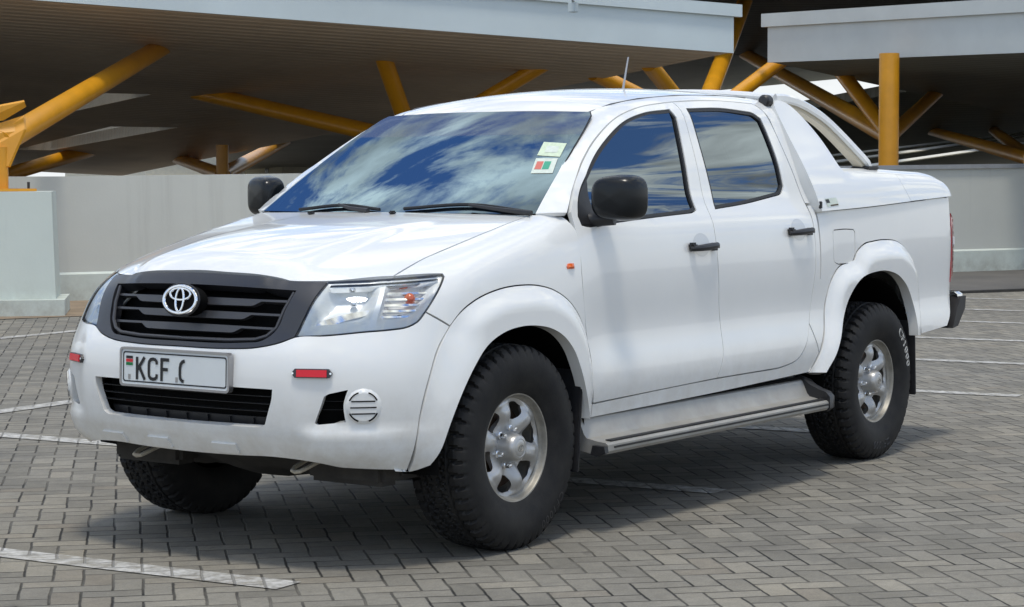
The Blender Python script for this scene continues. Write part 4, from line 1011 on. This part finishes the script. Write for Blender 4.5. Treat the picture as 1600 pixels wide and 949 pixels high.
# sail tops joined across the cab by a hoop and swept flat bars down to the lid
for s in (1, -1):
    arc = [(.60, 1.762), (.48, 1.770), (.405, 1.765), (.30, 1.748), (.191, 1.712), (.10, 1.668), (.029, 1.614), (-.061, 1.528), (-.157, 1.425)]
    A = resample(np.array(arc), .03, 60, closed=False); mb = MB(); V = []; F = []
    for i, (x, z) in enumerate(A):
        a = A[max(i-1, 0)]; b = A[min(i+1, len(A)-1)]; t = (b - a) / np.linalg.norm(b - a); nrm = np.array([-t[1], t[0]]); nrm = nrm if nrm[1] > 0 else -nrm
        yo = min(.765, float(S_can(z)) - .012); yi = yo - .080
        for (yy, d) in ((yo - .012, .022), (yo, .012), (yo, -.012), (yo - .012, -.020), (yo - .03, -.012), (yi, -.012), (yi - .005, 0), (yi, .022)): V.append((x + nrm[0] * d, s * yy, z + nrm[1] * d))
    m = 8
    for i in range(len(A) - 1):
        for k in range(m): F.append((i*m+k, (i+1)*m+k, (i+1)*m+(k+1) % m, i*m+(k+1) % m))
    F.append(tuple(range(m))); F.append(tuple((len(A)-1)*m + k for k in range(m)))
    mb.add(V, F); sb = mb.build('sports_bar', M_['paint'], truck)
    # cream liner under the bar
    V = []; F = []
    for i, (x, z) in enumerate(A):
        a = A[max(i-1, 0)]; b = A[min(i+1, len(A)-1)]; t = (b - a) / np.linalg.norm(b - a); nrm = np.array([-t[1], t[0]]); nrm = nrm if nrm[1] > 0 else -nrm
        yo = min(.765, float(S_can(z)) - .012) - .025
        for (yy, d) in ((yo, -.013), (yo, -.034), (yo - .052, -.030), (yo - .052, -.013)): V.append((x + nrm[0] * d, s * yy, z + nrm[1] * d))
    for i in range(len(A) - 1):
        for k in range(4): F.append((i*4+k, (i+1)*4+k, (i+1)*4+(k+1) % 4, i*4+(k+1) % 4))
    MB().add(V, F).build('bar_liner', M_['cream'], sb)
    MB().box((-.155, s * .725, 1.437), (.13, .10, .018), bev=.006).build('bar_foot', M_['black'], sb)
    MB().lathe([(0, .02), (.022, .018), (.03, .008), (.03, -.03)], 20, 'x', (.665, s * .60, 1.752)).build('bar_end_cap', M_['black'], sb)
mb = MB(); mb.tube([(.60, y, 1.765 + .035 * (1 - (y / .62) ** 2)) for y in np.linspace(-.62, .62, 15)], .022, 10); mb.build('hoop', M_['paint'], truck)
# maker's sticker on the sail corner
st = panel('canopy_sticker', cs, M_['sticker'], [(.545, 1.292), (.425, 1.296), (.41, 1.258), (.53, 1.252)], map_side, LEFT, f=f_can, off=.0075, thick=0, gap=0, both=False)[0]
panel('sticker_print', st, M_['ink'], [(.542, 1.288), (.508, 1.289), (.500, 1.272), (.535, 1.271)], map_side, LEFT, f=f_can, off=.0082, thick=0, gap=0, both=False)
panel('sticker_print', st, M_['st_line'] if 'st_line' in M_ else M_['rust'], [(.50, 1.262), (.42, 1.266), (.419, 1.260), (.498, 1.256)], map_side, LEFT, f=f_can, off=.0082, thick=0, gap=0, both=False)
MB().box((.596, .862, 1.262), (.02, .012, .035), bev=.003).build('lid_hinge', M_['black'], truck)
# ---- dark liners behind the shut lines
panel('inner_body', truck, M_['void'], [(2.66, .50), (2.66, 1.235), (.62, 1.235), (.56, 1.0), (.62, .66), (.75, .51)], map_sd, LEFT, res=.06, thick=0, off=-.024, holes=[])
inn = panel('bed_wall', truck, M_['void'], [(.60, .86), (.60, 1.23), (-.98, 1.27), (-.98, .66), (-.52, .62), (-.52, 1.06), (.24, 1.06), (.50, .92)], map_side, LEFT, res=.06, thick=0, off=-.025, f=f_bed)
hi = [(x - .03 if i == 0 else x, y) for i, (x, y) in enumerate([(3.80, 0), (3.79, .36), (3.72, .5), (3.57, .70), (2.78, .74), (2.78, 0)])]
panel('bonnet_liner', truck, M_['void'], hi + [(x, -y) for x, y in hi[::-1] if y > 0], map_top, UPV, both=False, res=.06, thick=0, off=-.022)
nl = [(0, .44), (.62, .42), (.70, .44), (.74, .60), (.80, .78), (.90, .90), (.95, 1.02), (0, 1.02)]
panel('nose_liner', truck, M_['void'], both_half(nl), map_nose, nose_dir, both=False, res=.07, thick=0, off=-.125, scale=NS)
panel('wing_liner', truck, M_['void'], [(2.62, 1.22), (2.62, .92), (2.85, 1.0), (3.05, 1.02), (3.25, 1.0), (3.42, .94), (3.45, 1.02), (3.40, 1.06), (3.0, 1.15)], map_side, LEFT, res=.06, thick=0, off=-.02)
# ---- cabin
mb = MB(); mb.box((1.62, 0, .52), (2.0, 1.55, .06)); mb.box((.68, 0, .85), (.06, 1.5, .70)); mb.build('cabin_floor', M_['dash'], truck)
def loft_box(c, d, bev): return MB().box(c, d, bev=bev)
ds_ = MB().box((2.46, 0, 1.05), (.36, 1.42, .30), bev=.08).build('dashboard', M_['dash'], truck)
MB().tube([(2.22 + .05 * math.sin(t), -.37 + .185 * math.cos(t), 1.06 + .18 * math.sin(t)) for t in np.linspace(0, 2 * math.pi, 33)], .014, 8).build('steering_wheel', M_['black'], truck)
for y in (.37, -.37):
    so = MB().box((1.72, y, .80), (.52, .50, .18), bev=.06).build('front_seat', M_['seat'], truck)
    MB().box((1.42, y, 1.12), (.16, .48, .62), Matrix.Rotation(-.25, 3, 'Y'), bev=.06).build('backrest', M_['seat'], so)
    MB().box((1.33, y, 1.50), (.10, .26, .18), Matrix.Rotation(-.2, 3, 'Y'), bev=.04).build('headrest', M_['seat'], so)
so = MB().box((.98, 0, .82), (.46, 1.36, .18), bev=.06).build('rear_seat', M_['seat'], truck)
MB().box((.78, 0, 1.14), (.14, 1.36, .60), Matrix.Rotation(-.15, 3, 'Y'), bev=.05).build('backrest', M_['seat'], so)
panel('rear_window', truck, M_['tint'], both_half([(0, 1.33), (.60, 1.33), (.55, 1.66), (0, 1.70)]), lambda a, off=0, f=None: np.stack([.61 + 0 * a[:, 0], a[:, 0], a[:, 1]], -1), (-1, 0, 0), both=False, res=.1, thick=0)
cb = [(-.80, 1.24), (.80, 1.24), (.62, 1.70), (0, 1.80), (-.62, 1.70)]
panel('cab_back', truck, M_['paint'], cb, lambda a, off=0, f=None: np.stack([.615 + .0 * a[:, 0], a[:, 0], a[:, 1]], -1), (-1, 0, 0), holes=[both_half([(0, 1.33), (.60, 1.33), (.55, 1.66), (0, 1.70)])], both=False, res=.1, thick=.01)
MB().box((1.98, 0, 1.615), (.03, .22, .055), bev=.012).build('rear_view_mirror', M_['black'], truck)
# ---- running boards
for s in (1, -1):
    prof = [(.795, .47), (.842, .452), (.850, .445), (.875, .388), (.888, .375), (.935, .366), (.975, .362), (.986, .354), (.987, .330), (.978, .318), (.93, .312), (.82, .33)]
    mb = MB(); mb.prism(prof, .735, 2.635, lambda u, v, t: (t, s * u, v)); rbd = mb.build('running_board', M_['alu'], truck, sharp_deg=25)
    MB().prism([(.945, .3665), (.972, .3655), (.972, .3685), (.945, .3695)], .74, 2.59, lambda u, v, t: (t, s * u, v)).build('rubber_strip', M_['rubber'], rbd)
    MB().prism([(.987, .3475), (.991, .346), (.991, .340), (.987, .339)], .74, 2.59, lambda u, v, t: (t, s * u, v)).build('edge_strip', M_['rubber'], rbd)
    MB().prism([(.84, .455), (.852, .455), (.852, .462), (.84, .468)], .74, 2.565, lambda u, v, t: (t, s * u, v)).build('gap_strip', M_['void'], rbd)
    # moulded end caps, rounded towards the wheel
    V = []; F = []; K = 9
    big = [(.80, .475), (.85, .458), (.885, .432), (.93, .412), (.972, .40), (.992, .378), (.993, .325), (.975, .310), (.93, .306), (.82, .325)]
    for j in range(K):
        t = j / (K - 1); q = math.sqrt(max(0, 1 - (t) ** 2.4))
        for u, v in big: V.append((.745 - .135 * t, s * (.82 + (u - .82) * (.35 + .65 * q)), .36 + (v - .36) * (.45 + .55 * q)))
    m = len(big)
    for j in range(K - 1):
        for k in range(m): F.append((j*m+k, j*m+(k+1) % m, (j+1)*m+(k+1) % m, (j+1)*m+k))
    F.append(tuple(range(m))); F.append(tuple((K-1)*m+k for k in range(m)))
    MB().add(V, F).build('board_end_cap', M_['black'], rbd, sharp_deg=50)
    MB().prism([(.93, .352), (.985, .350), (.990, .325), (.95, .310), (.92, .315)], 2.635, 2.66, lambda u, v, t: (t, s * u, v)).build('board_end_cap', M_['black'], rbd)
    for x in (1.0, 1.7, 2.35): MB().box((x, s * .70, .36), (.06, .36, .035)).build('board_bracket', M_['under'], rbd)
# ---- arches, chassis, axles
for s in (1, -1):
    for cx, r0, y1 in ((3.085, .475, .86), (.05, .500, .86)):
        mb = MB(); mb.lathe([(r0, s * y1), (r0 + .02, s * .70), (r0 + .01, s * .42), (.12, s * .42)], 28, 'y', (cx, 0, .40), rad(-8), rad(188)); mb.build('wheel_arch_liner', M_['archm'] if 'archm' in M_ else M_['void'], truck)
    # mud flaps
    MB().box((2.692, s * .772, .45), (.014, .25, .40), Matrix.Rotation(rad(-5), 3, 'Y'), bev=.004).build('mud_flap', M_['black'], truck)
    MB().box((-.385, s * .768, .475), (.014, .27, .38), Matrix.Rotation(rad(3), 3, 'Y'), bev=.004).build('mud_flap', M_['black'], truck)
    MB().box((1.2, s * .42, .46), (4.4, .09, .13), bev=.01).build('chassis_rail', M_['under'], truck)
MB().box((1.62, 0, .41), (1.85, 1.60, .06)).box((1.1, .30, .35), (1.1, .5, .14), bev=.04).box((2.2, 0, .35), (.9, .4, .16), bev=.05).box((3.05, 0, .50), (1.3, 1.0, .04)).box((0, 0, .60), (1.3, 1.0, .04)).box((-.6, 0, .66), (.9, 1.5, .05)).build('underfloor', M_['void'], truck)  # belly and boxes set low to block light and darken the ground
mb = MB(); mb.tube([(0, -.70, .385), (0, -.2, .385), (0, -.12, .385), (0, .02, .385), (0, .1, .385), (0, .70, .385)], [.05, .055, .13, .14, .06, .05], 16); mb.build('rear_axle', M_['under'], truck)
mb = MB(); mb.tube([(3.085, -.68, .37), (3.085, -.25, .38), (3.085, -.15, .38), (3.085, .10, .38), (3.085, .2, .38), (3.085, .68, .37)], [.035, .035, .11, .11, .035, .035], 14)
for s in (1, -1): mb.tube([(2.85, s * .35, .36), (3.08, s * .66, .31), (3.33, s * .35, .36)], .03, 10)
mb.box((3.05, 0, .34), (.5, .70, .10), bev=.03); mb.tube([(1.0, 0, .42), (2.6, 0, .46)], .05, 10); mb.build('front_suspension', M_['under'], truck)
# skid plate under the nose: a dented sheet running back and down
V = []; F = []; nx, ny = 14, 18
for i in range(nx):
    for j in range(ny):
        x = 3.80 - .8 * i / (nx - 1); y = -.62 + 1.24 * j / (ny - 1)
        z = .400 - .150 * sstep(3.80, 3.40, x) * (1 - .25 * abs(y) / .62) + .012 * math.sin(17 * y) * math.cos(9 * x) + RNG.normal() * .004
        V.append((x, y, z))
for i in range(nx - 1):
    for j in range(ny - 1): F.append((i*ny+j, i*ny+j+1, (i+1)*ny+j+1, (i+1)*ny+j))
mesh('skid_plate', V, F, M_['under'], truck)
mb = MB(); mb.box((3.62, .52, .335), (.12, .36, .09), bev=.02).box((3.60, -.50, .335), (.12, .36, .09), bev=.02).box((3.50, .58, .35), (.20, .26, .09), bev=.02); mb.box((3.50, -.58, .35), (.20, .26, .08), bev=.02); mb.box((3.72, 0, .43), (.06, 1.1, .08), bev=.01); mb.build('bumper_bracket', M_['under'], truck)
M_['hook'] = pbr('bare tow hook', (.50, .46, .38), .5, metal=.3, var=.2, vscale=40)
for y in (.40, -.40):
    MB().tube([(3.72, y - .022, .372), (3.78, y - .026, .352), (3.802, y - .018, .343), (3.808, y, .340), (3.802, y + .018, .343), (3.78, y + .028, .352), (3.72, y + .04, .372)], .008, 10).build('tow_hook', M_['hook'], truck)
# ---- aerial
MB().tube([(1.16, .12, 1.79), (1.11, .12, 1.955)], [.006, .0035], 8).build('aerial', M_['satinmetal'], truck)

# ---- number plate
PC = Vector((4.009, 0, .706)); PU = Vector((0, 1, 0)); PV = Vector((-.03, 0, 1)).normalized(); PN = PU.cross(PV)
def onp(u, v, t=0): return PC + PU * u + PV * v + PN * t
def rrect(w, h, r, n=5): return [(sx * (w/2 - r) + r * math.cos(a), sy * (h/2 - r) + r * math.sin(a)) for sx, sy, q in ((1, 1, 0), (-1, 1, 90), (-1, -1, 180), (1, -1, 270)) for a in np.radians(np.linspace(q, q + 90, n))]
npl = MB().prism(rrect(.535, .132, .014), -.016, .0, lambda u, v, t: onp(u, v, t)).build('number_plate', M_['plate'], truck)
V, F = panel_geo(rrect(.548, .144, .016), lambda a, o=0, f=None: np.array([onp(u, v, .004) for u, v in a]), FWD, holes=[rrect(.532, .127, .010)], res=.05, thick=.022, gap=0)
mesh('plate_frame', V, F, M_['satinmetal'], npl)
V, F = panel_geo(rrect(.518, .112, .010), lambda a, o=0, f=None: np.array([onp(u, v, .0008) for u, v in a]), FWD, holes=[rrect(.508, .102, .008)], res=.05, thick=0, gap=0)
mesh('plate_line', V, F, M_['ink'], npl)
def stroke(name, pts, wdt, parent, mat, lift=.0012, thick=.0012):
    """flat stroke of constant width along a polyline on the plate"""
    P = np.array(pts, float); n = len(P); L = []; Rr = []
    for i in range(n):
        a = P[max(i-1, 0)]; b = P[min(i+1, n-1)]; t = (b - a) / np.linalg.norm(b - a); q = np.array([-t[1], t[0]]) * wdt / 2
        L.append(P[i] + q); Rr.append(P[i] - q)
    V = [onp(u, v, lift + thick) for u, v in L] + [onp(u, v, lift + thick) for u, v in Rr]
    return V, [(i, i+1, n+i+1, n+i) for i in range(n - 1)]
def letter(strokes, x0, w, h, wd):
    mb = MB()
    for k, s in enumerate(strokes): mb.add(*stroke('', [(x0 + a * w, -.004 + (b - .5) * h) for a, b in s], wd, None, None, lift=.0012 + .0003 * k))
    return mb
arcC = [(.98, .74), (.96, .88), (.80, .97), (.55, 1.0), (.28, .97), (.10, .86), (.06, .70), (.06, .30), (.10, .14), (.28, .03), (.55, 0), (.80, .03), (.96, .12), (.98, .26)]
lets = [([[(.1, -.06), (.1, 1.06)], [(.98, 1.06), (.14, .42)], [(.36, .60), (1.02, -.06)]], -.190), ([arcC], -.128), ([[(.12, -.06), (.12, 1.06)], [(.06, 1.0), (.98, 1.0)], [(.1, .52), (.85, .52)]], -.066),
        ([[(.62, 1.0), (.36, .96), (.16, .84), (.08, .66), (.07, .30), (.12, .13), (.32, .02), (.52, 0)]], .028)]
for st_, x0 in lets: letter(st_, x0, .044, .074, .0125).build('plate_character', M_['ink'], npl, smooth=False)
for k, (m, v0, v1) in enumerate((('ink', .030, .040), ('flag_r', .017, .0285), ('flag_g', .005, .0155))):
    mesh('plate_flag', [onp(-.243, v0, .0015), onp(-.208, v0, .0015), onp(-.208, v1, .0015), onp(-.243, v1, .0015)], [(0, 1, 2, 3)], M_[m], npl)
for x in (-.232, .008):
    mesh('plate_hologram', [onp(x, -.046, .0015), onp(x + .012, -.046, .0015), onp(x + .012, -.028, .0015), onp(x, -.028, .0015)], [(0, 1, 2, 3)], M_['satinmetal'], npl)

# ---- wheels
TR = .39
def tyre_geo():
    prof = [(.198, .088), (.203, .100), (.212, .107), (.225, .113), (.245, .123), (.265, .129), (.290, .1325), (.312, .1325), (.330, .130), (.345, .126), (.358, .1225)]
    tread = [(.368, .1185), (.3755, .112), (.380, .107), (.3832, .101), (.3855, .096)]
    ys = np.linspace(.094, 0, 20)
    tread += [(.3865 + .0035 * (1 - (y / .098) ** 2), y) for y in ys]
    half = prof + tread; full = half + [(r, -y) for r, y in half[::-1][1:]]
    nT = 384; V = []; F = []; m = len(full); pitch = 2 * math.pi / 48
    for i in range(nT):
        th = 2 * math.pi * i / nT
        for j, (r, y) in enumerate(full):
            s = 1 if y >= 0 else -1; a = abs(y); d = 0
            ph = ((th / pitch) + (0 if s > 0 else .5)) % 1
            if r > .352:
                if a > .060:                                   # shoulder lugs with open slots
                    sk = (ph + (a - .06) * 3.0) % 1
                    if sk > .72: d = .014 if r > .370 else .008
                    if a < .066 + .006 * (1 if ph > .5 else 0): d = .011
                else:                                          # zigzag centre ribs
                    zz = .006 * (1 if ((th / pitch * 1.0) % 1) > .5 else -1)
                    if abs(a - .030 - zz * s) < .0055: d = .011
                    elif ((th / pitch * 2 + a * 14) % 1) > .86: d = .009
            V.append(((r - d) * math.cos(th), y, (r - d) * math.sin(th)))
    for i in range(nT):
        k = (i + 1) % nT
        for j in range(m - 1): F.append((i*m+j, k*m+j, k*m+j+1, i*m+j+1))
    V = np.array(V); low = V[:, 2] < -.385
    bulge = np.clip((-V[:, 2] - .30) / .085, 0, 1) ** 2
    V[:, 1] *= 1 + .012 * bulge
    V[low, 2] = -.385
    return V, F
def rim_geo():
    def rr(r, th): return (r * math.cos(th), r * math.sin(th))
    outer = [rr(.186, t) for t in np.linspace(0, 2 * math.pi, 96, endpoint=False)]
    holes = []
    for k in range(6):
        c = rad(50 + 60 * k); P = []
        for r, a in ((.108, -7.5), (.108, 7.5), (.124, 13.5), (.150, 15.5), (.168, 12.5), (.174, 0), (.168, -12.5), (.150, -15.5), (.124, -13.5)): P.append(rr(r, c + rad(a)))
        holes.append(P)
    def depth(q):
        r = np.hypot(q[:, 0], q[:, 1]); th = np.arctan2(q[:, 1], q[:, 0]); k = (th - rad(20)) / rad(60); ph = np.abs(k - np.round(k)) * 60      # 0 on a spoke
        spoke = sstep(26, 4, ph)
        dome = np.sin(np.clip((r - .062) / .128, 0, 1) ** 1.25 * math.pi) ** .8
        base = -.034 + .014 * sstep(.16, .186, r)
        return base + spoke * dome * .036 - .010 * sstep(.085, .06, r) * 0
    return outer, holes, depth
outer, holes, depth = rim_geo()
RV, RF = panel_geo(outer, lambda a, o=0, f=None: np.stack([a[:, 0], .088 + depth(a), a[:, 1]], -1), LEFT, holes=holes, res=.0065, thick=.022, gap=0)
TV, TF = tyre_geo()
fl = MB().lathe([(.165, -.06), (.186, .02), (.1855, .052), (.186, .0735), (.192, .078), (.1955, .085), (.197, .094), (.200, .1005), (.2045, .1015), (.2075, .098), (.2075, .088)], 72, 'y')
hub = MB().lathe([(.0, .121), (.020, .121), (.030, .1195), (.033, .1175), (.0345, .119), (.042, .1175), (.048, .112), (.052, .098), (.058, .072), (.064, .055)], 40, 'y')
def one_nut(k):
    t = rad(50 + 60 * k); c = (.070 * math.cos(t), .0, .070 * math.sin(t))
    return MB().lathe([(0, .090), (.006, .089), (.0095, .084), (.0105, .066), (.015, .064), (.0155, .052)], 6, 'y', c).build('wheel_nut', M_['chrome'])
disc = MB().lathe([(.0, .030), (.06, .03), (.155, .018), (.160, .0), (.160, -.04)], 40, 'y')
me_cache = {}
def text_mesh(s, size, outline):
    cu = bpy.data.curves.new('txt', 'FONT'); cu.body = s; cu.size = size; cu.align_x = 'CENTER'; cu.resolution_u = 3; cu.space_character = 1.18
    if outline: cu.fill_mode = 'NONE'; cu.bevel_depth = .0014; cu.bevel_resolution = 0
    else: cu.extrude = .0006
    t = bpy.data.objects.new('txt', cu); COL.objects.link(t); bpy.context.view_layer.update()
    me = bpy.data.meshes.new_from_object(t.evaluated_get(bpy.context.evaluated_depsgraph_get()))
    V = np.array([v.co[:] for v in me.vertices]); F = [tuple(p.vertices) for p in me.polygons]
    bpy.data.objects.remove(t); bpy.data.meshes.remove(me); return V, F
def side_y(r): return np.interp(r, [.203, .212, .225, .245, .265, .290, .312, .330, .345, .358], [.100, .107, .113, .123, .129, .1325, .1325, .130, .126, .1225])
def wrap_text(V, F, ang, r0, s):
    """letters stand on the sidewall, tops outwards, centred on ang (wheel seen from outside)"""
    r = r0 + V[:, 1]; th = ang - s * V[:, 0] / (r0 + .01)
    y = side_y(r) + .0008 + np.maximum(V[:, 2], 0)
    return np.stack([r * np.cos(th), y, r * np.sin(th)], -1), F
def wheel(x, s, letters, spin=0.):
    W = mesh('wheel', RV, RF, M_['alloy'], truck) if 'rim' not in me_cache else None
    if W is None: W = bpy.data.objects.new('wheel', me_cache['rim']); COL.objects.link(W); W.parent = truck
    me_cache['rim'] = W.data
    def sub(key, name, mk):
        if key not in me_cache: o = mk(); me_cache[key] = o.data
        else: o = bpy.data.objects.new(name, me_cache[key]); COL.objects.link(o)
        o.parent = W; return o
    W.location = (x, s * .766, .385); W.rotation_euler = (0, spin, 0 if s > 0 else math.pi)
    ty = sub('tyre', 'tyre', lambda: mesh('tyre', TV, TF, M_['tyre'], None, True, 30)); ty.rotation_euler = (0, -spin, 0)
    sub('fl', 'rim_flange', lambda: fl.build('rim_flange', M_['alloy_rim']))
    sub('hub', 'hub_cap', lambda: hub.build('hub_cap', M_['alloy'], sharp_deg=50)); [sub('nut%d' % k, 'wheel_nut', lambda k=k: one_nut(k)) for k in range(6)]
    sub('disc', 'brake_drum', lambda: disc.build('brake_drum', M_['rust']))
    def hubmark():
        mb = MB()
        for a, b, c in ((.017, .013, 0), (.010, .006, .004), (.005, .011, -.001)): mb.tube([(a * math.cos(t), .1212, b * math.sin(t) + c) for t in np.linspace(0, 2 * math.pi, 25)], .0012, 6)
        return mb.build('hub_emblem', M_['alloy_rim'])
    sub('hm', 'hub_emblem', hubmark)
    for txt, ang, r0, size, outl, mat in letters:
        V, F = text_mesh(txt, size, outl); V, F = wrap_text(V, F, rad(ang), r0, -1 if s > 0 else -1)
        o = mesh('tyre_lettering', V, F, M_[mat], W, False); o.rotation_euler = (0, -spin, 0)
# left side seen from outside: forward (+x) is to the left, so the rearward top quarter is angle 90..180
wheel(3.085, 1, [('CF1000', 232, .318, .050, False, 'tyre_ink')], rad(6))
wheel(0, 1, [('CF1000', 150, .300, .050, True, 'white_ink'), ('CF1000', 272, .300, .050, True, 'tyre_ink2')], rad(-4)) if 'tyre_ink2' in M_ else wheel(0, 1, [('CF1000', 150, .296, .060, True, 'white_ink'), ('CF1000', 268, .300, .050, True, 'tyre_ink')], rad(-4))
wheel(3.085, -1, [], rad(20)); wheel(0, -1, [], rad(40))
